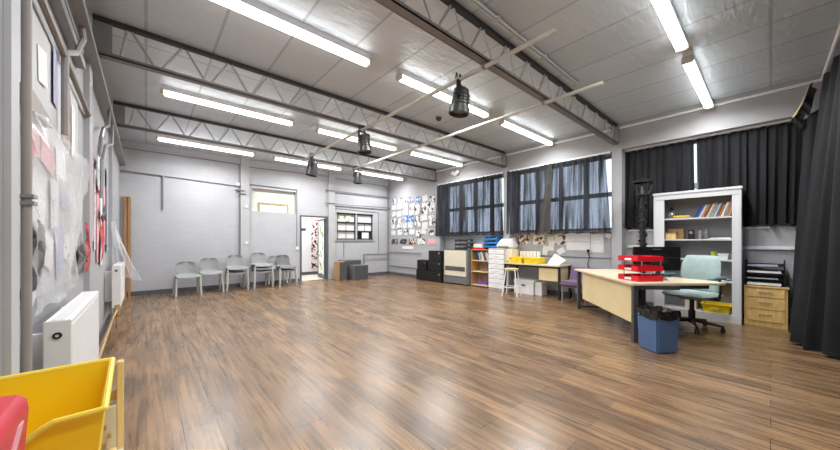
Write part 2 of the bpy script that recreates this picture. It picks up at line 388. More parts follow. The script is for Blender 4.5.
# back wall openings: door, hatch, internal windows
d = struct(bpy.data.objects.new('door_1', None)); COL.objects.link(d); d.location = (4.0, YB, 0)
x0, x1, _, z1 = DOOR
MB().box(x0-.03, x0+.02, YB-.02, YB+.05, 0, z1+.03).box(x1-.02, x1+.03, YB-.02, YB+.05, 0, z1+.03).box(x0+.02, x1-.02, YB-.02, YB+.05, z1-.02, z1+.03).build('door_frame', M['skirt'], d)
# leaf stands open into the corridor, hinged beside the stacked boxes
hx, hy, ang = x1-.03, YB+.07, math.radians(98)
def leafpt(a, off=0): return (hx-.0-math.cos(ang)*a+math.sin(ang)*off*0+off, hy+math.sin(ang)*a)
def leafbox(mb, a0, a1, z0, z1, th):
    (xa, ya), (xb, yb) = leafpt(a0), leafpt(a1); nx, ny = math.sin(ang)*th/2, math.cos(ang)*th/2
    q = [(xa-nx, ya-ny), (xb-nx, yb-ny), (xb+nx, yb+ny), (xa+nx, ya+ny)]
    return mb.hexa([(x, y, z0) for x, y in q], [(x, y, z1) for x, y in q])
lf = MB(); W_ = .78
for a in ((0, .05, .02, 1.98), (W_-.05, W_, .02, 1.98), (.05, W_-.05, .02, .14), (.05, W_-.05, 1.93, 1.98)): leafbox(lf, *a, .042)
lf = lf.build('door_leaf', M['skirt'], d)
leafbox(MB(), .05, W_-.05, .14, 1.93, .012).build('door_pane', M['doorglass'], lf)
MB().tube([(leafpt(.72)[0]-.05, leafpt(.72)[1], .95), (leafpt(.72)[0]-.05, leafpt(.72)[1], 1.1)], .012).build('door_handle', M['chrome'], lf, True)

h = struct(bpy.data.objects.new('window_4', None)); COL.objects.link(h); h.location = (2.82, YB, 2.09)
MB().box(2.22, 3.43, YB+.12, YB+.15, 2.09, 2.74).build('hatch_back_panel', mat('hatch_cream', (.84, .83, .78), .6, vary=.03), h)
hf = MB().box(2.40, 3.24, YB+.085, YB+.119, 2.31, 2.36).box(2.40, 2.445, YB+.085, YB+.119, 2.09, 2.31).box(3.195, 3.24, YB+.085, YB+.119, 2.09, 2.31)
hf.build('hatch_frame', mat('hatch_timber', (.46, .38, .18), .5, vary=.25, scale=14), h)
MB().box(2.445, 3.195, YB+.10, YB+.112, 2.09, 2.31).box(2.80, 2.83, YB+.095, YB+.1, 2.09, 2.31).build('hatch_pane', M['white'], h)
for k, (bw, ms) in enumerate(((BW1, ('greenp', 'paper', 'paper')), (BW2, ('paper', 'paper', 'blackm')))):
    w = struct(bpy.data.objects.new('window_%d' % (5+k), None)); COL.objects.link(w); a0, a1, z0, z1 = bw; w.location = ((a0+a1)/2, YB, z0)
    f = MB().box(a0-.02, a1+.02, YB-.015, YB+.06, z1-.05, z1).box(a0, a0+.012, YB-.01, YB+.06, z0, z1).box(a1-.012, a1, YB-.01, YB+.06, z0, z1).box(a0-.02, a1+.02, YB-.015, YB+.06, z0, z0+.035)
    f.box(a0, a1, YB-.012, YB+.06, 1.86, 1.905).box(a0, a1, YB-.012, YB+.06, 1.575, 1.61)
    f.box((a0+a1)/2-.006, (a0+a1)/2+.006, YB+.03, YB+.045, z0, 1.86)
    f.build('window_frame', M['blackm'], w)
    for (p0, p1), m_ in zip(((1.905, z1-.05), (1.61, 1.86), (z0+.035, 1.575)), ms):
        MB().box(a0+.03, a1-.03, YB+.04, YB+.05, p0, p1).build('window_pane', M[m_], w)
    struct(MB().box(a0-.05, a1+.05, YB-.035, YB, z0-.04, z0-.0).build('trim_%d' % n, M['paint'])); n += 1
tag(MB().box(5.72, 6.0, YB-.028, YB-.018, 1.34, 1.55).build('paper_notice', M['paper']), 'white paper notice over the black pane beside the lighter panes', 'notice')

# corridor beyond the door
struct(MB().box(2.6, 6.7, YB+.15, 11.6, -.1, -.0).build('floor_corridor', M['carpet']))
cw = MB().box(2.6, 6.7, 11.35, 11.5, 0, 2.8); cw.box(2.5, 2.6, YB+.15, 11.5, 0, 2.8).box(6.7, 6.8, YB+.15, 11.5, 0, 2.8)
struct(cw.build('wall_corridor', M['white']))
struct(MB().box(2.6, 6.7, YB+.15, 11.5, 2.8, 2.9).build('ceiling_corridor', M['white']))
struct(MB().box(2.6, 6.7, 11.33, 11.35, 0, .11).build('baseboard_corridor', M['skirt']))
tag(MB().box(4.62, 4.90, 11.335, 11.348, .22, 2.12).build('wall_hanging', M['art']), 'tall narrow red and black patterned wall hanging in the corridor', 'wall art')
tag(MB().box(4.14, 4.42, 11.335, 11.348, 1.62, 1.72).build('corridor_sign', M['photo']), 'small dark strip sign on the white corridor wall', 'sign')

# ------------------------------------------------------------------ roof trusses
def truss(y, label):
    t = thing('roof_truss', label, 'roof truss', (3.26, y, 3.1), 0, 'steel roof trusses')
    MB().box(-.40, 6.86, y-.046, y+.046, 3.125, 3.138).box(-.40, 6.86, y-.046, y-.039, 3.125, 3.165).box(-.40, 6.86, y+.039, y+.046, 3.125, 3.165).build('bottom_chord', M['chord'], t)
    MB().box(-.40, 6.86, y-.03, y+.03, 3.478, 3.518).build('top_chord', M['topchord'], t)
    MB().box(-.40, -.26, y-.03, y+.03, 3.14, 3.46).build('end_plate', M['conduit'], t)
    MB().box(6.80, 6.86, y-.07, y+.07, 3.15, 3.46).build('end_plate', M['conduit'], t)
    x = -.128
    while x < 6.75:
        MB().cyl((x+.02, y, 3.465), (x+.21, y, 3.15), .0135, n=8).build('web_bar', M['web'], t, True)
        if x+.46 < 6.8: MB().cyl((x+.25, y, 3.15), (x+.44, y, 3.465), .0135, n=8).build('web_bar', M['web'], t, True)
        x += .46
    MB().cyl((-.2, y, 3.15), (-.148, y, 3.465), .0135, n=8).build('web_bar', M['web'], t, True)
truss(2.0, 'steel roof truss with silver trunking running along its top')
truss(4.5, 'steel lattice truss in the middle of the three trusses')
truss(7.05, 'steel lattice truss closest to the block wall with the door')
# trunking beside the first truss
t = thing('cable_trunking', 'pair of silver conduits lying along the top of the roof truss', 'conduit', (3.2, 1.83, 3.38))
MB().tube([(1.2, 1.815, 3.485), (4.55, 1.815, 3.485)], .011).build('conduit', M['galv'], t, True)
MB().tube([(1.2, 1.845, 3.485), (4.55, 1.85, 3.485)], .011).build('conduit', M['galv'], t, True)
MB().box(4.55, 4.63, 1.79, 1.87, 3.45, 3.515, .008).build('junction_box', M['galv'], t)
for x in (2.62, 3.6): MB().box(x, x+.05, 1.795, 1.865, 3.465, 3.51, .006).build('coupler', M['galv'], t)

# ------------------------------------------------------------------ fluorescent lights
LAMP = 42
def area(name, loc, rot, sx, sy, power, col=(1, 1, 1)):
    l = bpy.data.lights.new(name, 'AREA'); l.shape = 'RECTANGLE'; l.size = sx; l.size_y = sy; l.energy = power; l.color = col; l.spread = math.radians(165)
    o = bpy.data.objects.new(name, l); COL.objects.link(o); o.location = loc; o.rotation_euler = rot; return o
ROWS = [(3.26, 'between the two trusses closest to the lighting bar ends'), (5.88, 'between the middle truss and the far truss'), (8.62, 'between the far truss and the block wall')]
COLS = [(.16, 2.05, 'display board wall end'), (2.50, 4.43, 'middle unit'), (4.86, 6.80, 'curtain wall end')]
def light(x0, x1, y, label):
    t = thing('fluorescent_light', label, 'ceiling light', ((x0+x1)/2, y, 3.37), 0, 'fluorescent ceiling lights')
    MB().box(x0, x1, y-.045, y+.045, 3.445, 3.518).build('housing', M['white'], t)
    MB().box(x0+.03, x1-.03, y-.052, y+.052, 3.385, 3.444, .02).build('diffuser', M['emit'], t)
    MB().box(x0-.012, x0+.03, y-.056, y+.056, 3.38, 3.46, .008).build('end_cap', M['cream'], t)
    MB().box(x1-.03, x1+.012, y-.056, y+.056, 3.38, 3.46, .008).build('end_cap', M['cream'], t)
    area('tube_lamp', ((x0+x1)/2, y, 3.378), (0, 0, 0), x1-x0-.8, .085, LAMP, (.97, .99, 1))
desc = {(0, 0): 'long fluorescent light before the middle truss, above the display board side', (0, 1): 'fluorescent light right behind the big stage lantern', (0, 2): 'fluorescent light near the column between the two curtained windows',
        (1, 0): 'fluorescent light beyond the middle truss, above the radiators side', (1, 1): 'fluorescent light above the second lantern, beyond the middle truss', (1, 2): 'fluorescent light over the cream gas heater side, beyond the middle truss',
        (2, 0): 'fluorescent light against the block wall, above the first stacked chairs', (2, 1): 'fluorescent light against the block wall, above the open door', (2, 2): 'fluorescent light against the block wall, above the black pane window'}
for i, (y, _) in enumerate(ROWS):
    for j, (x0, x1, _) in enumerate(COLS): light(x0, x1, y, desc[(i, j)])
light(2.5, 4.52, .66, 'fluorescent light cut by the frame top, before the silver trunking')
light(4.85, 6.80, .66, 'fluorescent light over the tall grey bookcase and black curtains')

# ------------------------------------------------------------------ lighting bars and stage lanterns
def bar(x, y0, y1, label, clamps):
    t = thing('lighting_bar', label, 'lighting bar', (x, (y0+y1)/2, 3.04))
    b = MB(); b.cyl((x, y0, 3.085), (x, y1, 3.085), .023, n=14, cap=False).cyl((x, y0, 3.085), (x, y1, 3.085), .019, n=14, cap=False)
    b.build('tube', M['polew'], t, True)
    for y in clamps: MB().box(x-.03, x+.03, y-.022, y+.022, 3.06, 3.12, .008).build('clamp', M['conduit'], t)
bar(2.67, 1.24, 6.95, 'lighting bar carrying three stage lanterns, cut end by the silver trunking', (2.0, 4.5, 6.93))
bar(3.97, 1.29, 7.1, 'lighting bar on the curtain side with a single lantern at its far end', (2.0, 4.5, 7.05))
def lantern(x, y, s, tilt, rz, label):
    t = thing('stage_spotlight', label, 'stage lantern', (x, y, 3.0), rz, 'stage lanterns')
    R = Matrix.Translation((0, 0, -.14*s)) @ Euler((tilt, 0, 0)).to_matrix().to_4x4()
    b = MB().lathe([(.0, .12), (.05, .125), (.085, .10), (.095, .05), (.10, -.10), (.118, -.105), (.118, -.17), (.105, -.175), (.105, -.12)], (0, 0, 0), 24)
    for k in range(4): b.lathe([(.1, .04-.035*k), (.106, .035-.035*k), (.1, .03-.035*k)], (0, 0, 0), 24)
    bmesh.ops.transform(b.bm, matrix=R @ Matrix.Scale(s, 4), verts=b.bm.verts); lbuild(b, 'body', M['lamp'], t, smooth=True)
    b = MB().lathe([(0.001, -.135), (.103, -.125)], (0, 0, 0), 24); bmesh.ops.transform(b.bm, matrix=R @ Matrix.Scale(s, 4), verts=b.bm.verts); lbuild(b, 'lens', M['lens'], t, smooth=True)
    lbuild(MB().box(-.13*s, -.12*s, -.015, .015, -.16*s, .02).box(.12*s, .13*s, -.015, .015, -.16*s, .02).box(-.13*s, .13*s, -.015, .015, .01, .022), 'yoke', M['blackm'], t)
    lbuild(MB().cyl((-.14*s, 0, -.14*s), (-.09*s, 0, -.14*s), .022, n=10).cyl((.09*s, 0, -.14*s), (.14*s, 0, -.14*s), .022, n=10), 'knob', M['black'], t, smooth=True)
    lbuild(MB().tube([(0, 0, .02), (0, 0, .05), (.03, 0, .085), (.02, 0, .125), (-.02, 0, .125), (-.033, 0, .09)], .009), 'hook_clamp', M['blackm'], t, smooth=True)
    lbuild(MB().tube([(.03*s, .02, -.02), (.09*s, .05, .06), (.05*s, .04, .12), (-.06*s, .03, .13), (-.1*s, .03, .05)], .007), 'cable', M['black'], t, smooth=True)
lantern(2.67, 2.33, 1.0, .12, .5, 'black stage lantern close to the silver trunking, biggest of the lanterns')
lantern(2.67, 4.40, .98, -.1, .3, 'black stage lantern under the middle truss')
lantern(2.67, 6.5, 1.12, .15, .9, 'black stage lantern at the far end of the three-lantern bar')
lantern(3.97, 6.85, .98, .0, .2, 'black stage lantern alone on the curtain side bar')
t = thing('ceiling_sensor', 'small dark dome sensor on the foil ceiling behind the big lantern', 'sensor', (4.02, 4.03, 3.46))
MB().lathe([(.001, 0), (.04, .01), (.055, .05), (.055, .06)], (4.02, 4.03, 3.45), 16).build('dome', M['black'], t, True)
MB().cyl((4.02, 4.03, 3.505), (4.02, 4.03, 3.52), .06, n=16).build('base', M['conduit'], t, True)
t = thing('emergency_light', 'twin white emergency spotlights on the fascia above the first sheer curtain', 'emergency light', (6.84, 6.14, 3.2))
MB().box(6.83, 6.87, 6.05, 6.25, 3.18, 3.30, .006).build('back_box', M['white'], t)
for y in (6.06, 6.23): MB().ball((6.80, y, 3.25), .062, 12, (.7, 1, 1)).build('lamp_head', M['wplastic'], t, True)

# ------------------------------------------------------------------ conduits and pipes on walls
def pipe(name, pts, r, m, label, cat='pipe'):
    return tag(MB().tube(pts, r).build(name, M[m], None, True), label, cat)
pipe('white_conduit', [(6.848, -.45, 3.43), (6.848, 6.98, 3.43)], .021, 'white', 'long straight white conduit along the top of the curtain wall', 'conduit')
pipe('white_conduit', [(6.83, -.46, 3.43), (3.5, -.49, 3.43)], .018, 'white', 'white curtain track above the heavy black drape by the camera', 'curtain track')
pipe('wall_conduit', [(-.43, 9.575, 3.34), (1.93, 9.575, 3.34)], .012, 'conduit', 'thin high conduit over the tall timber battens and stacked chairs', 'conduit')
pipe('wall_conduit', [(2.15, 9.575, 3.3), (4.46, 9.575, 3.36)], .012, 'conduit', 'thin high conduit between the two pale pilasters', 'conduit')
pipe('wall_conduit', [(4.69, 9.575, 3.34), (6.88, 9.575, 3.3)], .012, 'conduit', 'thin high conduit over the window with the black pane', 'conduit')
pipe('wall_conduit', [(-.43, 9.57, 2.82), (.30, 9.57, 2.80), (.30, 9.57, 2.0)], .016, 'conduit', 'conduit dropping down the block wall beside the timber battens', 'conduit')
pipe('wall_conduit', [(.32, 9.575, 2.80), (1.91, 9.575, 2.74)], .010, 'conduit', 'thin conduit running level above the stacked chairs to the pilaster', 'conduit')
pipe('wall_conduit', [(1.90, 9.57, 3.33), (1.90, 9.57, .78)], .014, 'conduit', 'upright conduit beside the pale pilaster behind stacked chairs', 'conduit')
pipe('wall_conduit', [(2.16, 9.575, 2.83), (3.45, 9.575, 2.81), (3.45, 9.575, 1.08)], .012, 'conduit', 'conduit framing the cream hatch and dropping to the light switch', 'conduit')
pipe('wall_conduit', [(4.35, 9.52, 2.90), (6.88, 9.52, 2.9)], .02, 'conduit', 'upper of two stout pipes above the small windows', 'pipe')
pipe('wall_conduit', [(4.35, 9.52, 2.49), (6.88, 9.52, 2.49)], .022, 'conduit', 'lower of two stout pipes above the small windows', 'pipe')
pipe('wall_conduit', [(4.71, 9.575, 2.36), (6.42, 9.575, 2.3), (6.42, 9.575, .8)], .010, 'conduit', 'thin wire framing the small windows on the block wall', 'conduit')
pipe('wall_conduit', [(5.02, 9.575, 1.26), (5.02, 9.575, .70)], .010, 'conduit', 'thin conduit dropping from the small windows to the black boxes', 'conduit')
pipe('heating_pipe', [(5.78, 9.53, .45), (5.78, 9.53, .77), (6.86, 9.53, .77)], .02, 'conduit', 'bent heating pipe beside the black cube speakers')
pipe('heating_pipe', [(6.81, 9.53, 3.3), (6.81, 9.53, .12)], .024, 'conduit', 'upright pipe in the corner beside the paper collage')
pipe('heating_pipe', [(6.87, 9.5, .84), (6.87, 7.75, .84)], .014, 'conduit', 'level pipe under the paper collage, above the black boxes')
pipe('heating_pipe', [(6.87, 9.5, .33), (6.87, 7.9, .33)], .018, 'conduit', 'low level pipe under the paper collage, close to the floor')
pipe('dado_conduit', [(7.10, 2.10, .905), (7.10, 4.3, .905)], .011, 'conduit', 'thin level conduit on the wall over the purple chair', 'conduit')
tag(MB().box(XR-.05, XR, YN+.05, 1.86, 1.12, 1.17, .004).build('dado_trunking', M['white']), 'white level trunking on the wall above the oak drawers', 'trunking')
tag(MB().box(1.80, 1.90, 9.56, 9.597, 2.62, 2.64).box(1.80, 2.05, 9.5, 9.528, 2.53, 2.55).box(1.8, 2.02, 9.5, 9.528, 2.62, 2.64).build('pipe_bracket', M['conduit']), 'metal pipe bracket across the pale pilaster', 'bracket')
tag(MB().ball((1.87, 9.55, 2.78), .055, 12).build('alarm_bell', M['white'], None, True), 'small round white alarm on the pilaster top', 'alarm')
tag(MB().box(3.41, 3.51, 9.575, 9.6, .98, 1.08, .006).build('light_switch', M['white']), 'white light switch beside the dark door frame', 'switch')
t = thing('wall_socket', 'black plug socket with hanging cable above the purple chair', 'socket', (7.1, 2.58, .95))
MB().box(7.085, 7.119, 2.53, 2.63, 1.0, 1.09, .006).build('socket_plate', M['white'], t)
MB().box(7.05, 7.085, 2.55, 2.61, 1.01, 1.07, .008).build('plug', M['black'], t)
MB().tube([(7.06, 2.58, 1.02), (7.08, 2.56, .9), (7.09, 2.60, .75), (7.10, 2.55, .6)], .008).build('cable', M['black'], t, True)
for z, wz in ((2.2, 'upper'), (1.2, 'lower')):
    tag(MB().cyl((2.06, 9.50, z), (2.06, 9.53, z), .035, n=14).build('wall_button', M['white'], None, True), wz + ' round white button on the pale pilaster', 'button')

# left wall: pipes, trunking
t = thing('vertical_pipe', 'stout grey upright pipe with bracket beside the plastic covered board', 'pipe', (-.40, 2.16, 0))
MB().cyl((-.395, 2.175, 0), (-.395, 2.175, 2.95), .0165, n=12).build('tube', M['pinkpipe'], t, True)
MB().box(-.437, -.37, 2.15, 2.22, 1.41, 1.425).box(-.437, -.37, 2.15, 2.22, 1.44, 1.455).build('pipe_bracket', M['conduit'], t)
pipe('brown_conduit', [(-.405, 2.4, 2.50), (-.405, 4.27, 2.44)], .018, 'brownpipe', 'brown level conduit above the plastic covered display board', 'conduit')
pipe('offset_pipe', [(-.38, 3.62, 2.95), (-.37, 3.60, 2.84), (-.38, 3.35, 2.62), (-.40, 3.10, 2.50), (-.40, 3.08, 2.38), (-.40, 3.08, 1.95)], .019, 'pinkpipe', 'S-bent pale pipe dropping from the fascia over torn posters')
tag(MB().box(XL, -.385, 2.3, 3.85, 2.70, 2.76).box(XL, -.395, 2.3, 3.85, 2.82, 2.86).build('cable_tray', M['conduit']), 'grey cable tray under the fascia ending at a column', 'cable tray')
pipe('offset_pipe', [(-.36, 5.7, 2.95), (-.36, 5.6, 2.72), (-.37, 5.1, 2.55), (-.38, 5.0, 2.42), (-.39, 4.96, 2.2)], .017, 'conduit', 'bent grey pipe above the two white cards, closer to the column')
pipe('offset_pipe', [(-.36, 6.3, 2.95), (-.36, 6.2, 2.62), (-.37, 5.4, 2.42), (-.385, 5.2, 2.2), (-.39, 5.15, 1.75)], .017, 'conduit', 'bent grey pipe behind the other, nearer the loose plastic')
tag(MB().hexa([(-.437, 2.26, 1.88), (-.40, 2.26, 1.86), (-.40, 2.76, 1.90), (-.437, 2.76, 1.905)], [(-.437, 2.26, 1.975), (-.40, 2.26, 1.97), (-.40, 2.76, 1.925), (-.437, 2.76, 1.92)]).build('wooden_batten', M['brownpipe']), 'short dark wedge of timber at the top of the plastic sheet', 'batten')

# ------------------------------------------------------------------ papers
def paper(wall, a, z, w, hgt, m, label, name='paper_sheet', cat='paper', rot=0., group=None, curl=0., off=0.):
    px = {'R': 7.113, 'C': 6.892, 'L': -.432, 'B': 9.592}[wall]
    sg = {'R': -1, 'C': -1, 'L': 1, 'B': -1}[wall]
    c, s = math.cos(rot), math.sin(rot)
    def fn(i, j):
        u, v = (i-.5)*w, (j-.5)*hgt
        p = px+sg*(off+curl*max(0, .5-j)**2*4+.004*math.sin(i*3+a*9))
        q, zz = a+u*c-v*s, z+u*s+v*c
        return (q, p, zz) if wall == 'B' else (p, q, zz)
    return tag(MB().shell(fn, 4, 4, .002).build(name, M[m], None, True), label, cat, group)

# collage in the corner bay
mats = [('p1', 'dark'), ('p4', 'grey'), ('p2', 'blue'), ('p3', 'brown'), ('p4', 'faint'), ('p1', 'black')]
rows = ['top', 'second', 'third', 'fourth', 'fifth', 'bottom']
cols = ['first', 'second', 'third', 'fourth', 'fifth', 'sixth', 'seventh']
NR = 6
for r in range(NR):
    for c in range(7):
        y = 9.25-.335*c+random.uniform(-.05, .05); z = 2.74-.24*r-(.03*c if r < 2 else 0)*.6+random.uniform(-.04, .04)
        mk, nm = [m for m in mats if m[0] != 'p2'][random.randrange(5)]
        if (r, c) in ((0, 3), (0, 4), (3, 2), (3, 3)): mk, nm = 'p2', 'blue'
        paper('C', y, z, random.uniform(.22, .31), random.uniform(.16, .22), mk,
              'white print with %s marks, %s row of the corner collage, %s from the pipe' % (nm, rows[r], cols[c]), 'pinned_picture', 'print', random.uniform(-.18, .18), 'corner collage prints', off=.0035*((r*7+c) % 5))
for k, (y, m_, d_) in enumerate(((9.22, 'photo', 'dark photo'), (8.70, 'photo', 'white edged dark photo'), (8.20, 'photow', 'warm brown photo'), (7.72, 'p1', 'black and white photo'), (7.22, 'pinkp', 'pink sheet'))):
    paper('C', y, 1.23, .38, .19, m_, d_ + ' in the row under the collage, %s from the corner pipe' % cols[k], 'photo_print', 'photo', 0, 'photos under the collage')
paper('C', 8.45, 1.02, .62, .10, 'paper', 'white paper strip under the row of photos', 'paper_strip')
# sheets over the desk
k = 0
for y, w in ((2.93, .27), (2.68, .25), (2.42, .26)):
    for z in (1.33, 1.135):
        paper('R', y, z-(.03 if k >= 4 else 0), w-.01, .185 if k < 4 else .19, 'lpaper', 'white A4 sheet, %s of the pair %s from the desk drawers' % ('upper' if k % 2 == 0 else 'lower', cols[k//2]), rot=.0, group='white sheets over the purple chair'); k += 1
paper('R', 2.21, 1.36, .12, .10, 'paper', 'small tilted white note beside the column', 'paper_note', rot=.5)
paper('R', 4.12, 1.28, .30, .22, 'photow', 'warm coloured photo above the white document box', 'photo_print', 'photo')
paper('R', 3.71, 1.28, .28, .23, 'p3', 'white sheet with dark red picture above the yellow trays', 'photo_print', 'photo')
MBp = paper('R', 3.71, 1.285, .2, .13, 'photow', 'dark picture stuck on a white sheet above the yellow trays', 'photo_print', 'photo', off=.006)
paper('R', 3.42, 1.30, .15, .12, 'lpaper', 'small white sheet beside the sheet with a figure', 'paper_note')
paper('R', 3.19, 1.28, .27, .22, 'p3', 'white sheet with a dark figure above the leaning paper', 'photo_print', 'photo')
paper('R', 3.40, 1.20, .14, .12, 'paper', 'small white card under the pictures, level', 'paper_note')
paper('R', 3.42, 1.08, .15, .11, 'paper', 'small white card over the leaning sheet', 'paper_note')
paper('R', 3.18, 1.02, .18, .13, 'paper', 'tilted white card close to the leaning sheet', 'paper_note', rot=-.5)
paper('R', 3.55, 1.02, .13, .24, 'paper', 'narrow white sheet standing behind the yellow trays', 'paper_sheet', rot=.15)

# left wall display
struct(MB().box(XL, -.434, 2.24, 3.9, .95, 2.44).build('trim_%d' % n, M['pilaster'])); n += 1
L_ = [(2.66, 2.21, .15, .19, 'paper', 'torn white sheet high on the pale panel', .1), (2.98, 2.27, .16, .34, 'lavp', 'lavender blue sheet beside the S-bent pipe', 0),
      (3.34, 2.16, .26, .44, 'brownp', 'brown and pink torn poster beneath the brown conduit', 0), (3.62, 2.1, .2, .4, 'p4', 'grey printed sheet behind the brown torn poster', 0),
      (2.58, 1.45, .24, .34, 'paper', 'plain white sheet under the plastic, near the upright pipe', -.12), (2.96, 1.48, .26, .30, 'p4', 'pale printed sheet under the plastic, centre', .05),
      (3.25, 1.52, .16, .12, 'lavp', 'small lavender sheet under the plastic', 0), (2.45, 1.75, .3, .16, 'pinkp', 'pale pink strip under the top of the plastic', .2),
      (2.78, 1.74, .3, .16, 'pinkp', 'pink sheet in the upper plastic, centre', -.2), (3.15, 1.76, .3, .2, 'lpaper', 'off-white sheet in the upper plastic', .1),
      (2.42, 1.15, .24, .30, 'p3', 'white sheet with brown marks low under the plastic', .1), (2.75, 1.2, .3, .2, 'lpaper', 'off-white sheet low under the plastic', -.3),
      (3.1, 1.18, .24, .34, 'lavp', 'grey lavender poster low under the plastic', .1), (3.34, 1.2, .16, .2, 'p3', 'brown marked sheet by the plastic edge', 0),
      (2.4, .99, .2, .2, 'paper', 'white torn corner above the large radiator', .6),
      (4.74, 1.75, .16, 1.0, 'pinkp', 'tall pink strip beyond the column', .03), (5.0, 1.6, .2, .9, 'p4', 'grey printed strip on the second board', -.05), (5.3, 1.45, .26, .9, 'pinkp', 'pink red strip in the middle of the second board', .04),
      (5.65, 1.5, .3, 1.1, 'lpaper', 'pale sheet on the second board, before the loose plastic', 0), (6.05, 1.6, .16, .8, 'pinkp', 'red torn strip near the loose plastic', .02), (6.45, 1.7, .3, 1.2, 'lavp', 'blue grey strip next to the far column', 0)]
for y, z, w, hg, m_, lb, rt in L_: paper('L', y, z, w, hg, m_, lb, 'display_sheet', 'display sheet', rt, off=.004)
paper('L', 5.12, 2.14, .42, .15, 'paper', 'upper white card beneath the bent grey pipes', 'white_card', 'card', off=.03)
paper('L', 5.2, 1.93, .4, .2, 'paper', 'lower white card beneath the bent grey pipes', 'white_card', 'card', off=.03)
def ragged(name, pts, x, m_, label, amp=.03):
    b = bmesh.new(); c = Vector((x+.01, sum(p[0] for p in pts)/len(pts), sum(p[1] for p in pts)/len(pts))); vs = []
    for i, (y, z) in enumerate(pts):
        y2, z2 = pts[(i+1) % len(pts)]
        for k in range(4):
            t_ = k/4; vs.append(b.verts.new((x+random.uniform(0, amp), y+(y2-y)*t_+random.uniform(-.02, .02), z+(z2-z)*t_+random.uniform(-.02, .02))))
    cv = b.verts.new(c+Vector((amp, 0, 0)))
    for i in range(len(vs)): b.faces.new((vs[i], vs[(i+1) % len(vs)], cv))
    mb = MB(); mb._merge(b); return tag(mb.build(name, M[m_]), label, 'torn paper')
ragged('torn_paper', [(2.3, .99), (2.55, 1.03), (2.62, 1.28), (2.45, 1.36), (2.32, 1.26)], -.425, 'greyp', 'crumpled grey paper above the near end of the large radiator')
ragged('torn_paper', [(3.55, 1.0), (4.1, .99), (4.2, 1.06), (3.95, 1.25), (3.75, 1.2)], -.425, 'greyp', 'crumpled dark paper hanging at the board corner by the column')
ragged('torn_paper', [(4.05, 1.0), (4.24, .97), (4.22, 1.06), (4.12, 1.42), (4.09, 1.4), (4.08, 1.1)], -.42, 'redp', 'long red torn paper in front of the column')
ragged('torn_paper', [(5.3, 1.05), (5.45, .95), (5.6, 1.3), (5.5, 1.6), (5.4, 1.35)], -.42, 'redp', 'red torn paper above the small radiator')
ragged('torn_paper', [(5.2, 1.55), (5.5, 1.5), (5.55, 1.62), (5.35, 1.68)], -.40, 'greyp', 'dark scrap on the second board')
# plastic film
def film1(i, j):
    y = 2.25+1.22*i+.72*i*j*j; z = .90+.02*math.sin(i*9)+(.96+.10*i)*j
    x = -.388+.008*math.sin(i*23+j*5)+.008*math.sin(j*17+i*7)+.005*math.sin((i+j)*41)
    return (x, y, z)
tag(MB().grid(film1, 46, 40).build('plastic_sheet', M['film'], None, True), 'clear plastic sheet pinned over the posters beside the upright pipe', 'plastic sheet')
def film2(i, j):
    z = 1.55-.83*j; x = -.40+.05*j+i*(.03+.30*j**1.3); y = 6.75-.35*i*j+.05*math.sin(i*14+j*4)
    return (x+.02*math.sin(i*17), y, z-.10*i*j)
tag(MB().grid(film2, 24, 24).build('plastic_sheet', M['film2'], None, True), 'loose clear plastic flaring out above the small radiator', 'plastic sheet')

# ------------------------------------------------------------------ radiators
def radiator(y0, y1, z0, z1, label, valve):
    t = thing('radiator', label, 'radiator', (-.31, (y0+y1)/2, 0))
    mb = MB().box(-.285, -.272, y0, y1, z0, z1, .005).box(-.36, -.347, y0, y1, z0, z1, .005)
    k = y0+.03
    while k < y1-.02: mb.box(-.274, -.269, k, k+.016, z0+.03, z1-.03); k += .033
    mb.build('panel', M['white'], t)
    MB().box(-.361, -.271, y0-.004, y0+.004, z0, z1, .003).build('side_cover', M['wplastic'], t)
    MB().box(-.361, -.271, y1-.004, y1+.004, z0, z1, .003).build('side_cover', M['wplastic'], t)
    g = MB().box(-.347, -.285, y0+.004, y1-.004, z1-.012, z1-.002); k = y0+.02
    while k < y1-.03: g.box(-.34, -.292, k, k+.012, z1-.003, z1+.002); k += .024
    g.build('top_grille', M['white'], t)
    MB().cyl((-.316, y0-.010, z1-.07), (-.316, y0-.003, z1-.07), .016, n=14).build('vent_hole', M['blackm'], t, True)
    MB().cyl((-.316, y0-.012, z1-.07), (-.316, y0-.009, z1-.07), .007, n=10).build('bleed_screw', M['chrome'], t, True)
    for y in (y0+.15, y1-.15): MB().box(-.44, -.36, y-.02, y+.02, z0+.08, z1-.08).build('wall_bracket', M['white'], t)
    MB().tube([(-.315, valve, z0), (-.315, valve, z0-.1), (-.315, valve, 0)], .01).build('feed_pipe', M['brass'], t, True)
radiator(2.25, 3.41, .30, .87, 'large white panel radiator beside the yellow bin', 3.3)
radiator(6.15, 7.2, .30, .90, 'smaller white radiator further along, beneath the loose plastic', 6.3)
t = thing('copper_pipe', 'copper pipe with valve running low between the two radiators', 'pipe', (-.3, 4.6, .1))
MB().tube([(-.33, 3.48, .13), (-.33, 5.95, .22), (-.30, 6.02, .30), (-.30, 6.06, .22), (-.33, 6.10, .16)], .014).build('pipe', M['brass'], t, True)
MB().cyl((-.30, 6.03, .24), (-.30, 6.03, .36), .028, n=12).build('valve', M['brass'], t, True)
t = thing('copper_pipe', 'lower copper pipe running above the skirting by the radiators', 'pipe', (-.38, 4.6, .05))
MB().tube([(-.37, 3.45, .07), (-.37, 6.9, .12)], .012).build('pipe', M['brass'], t, True)
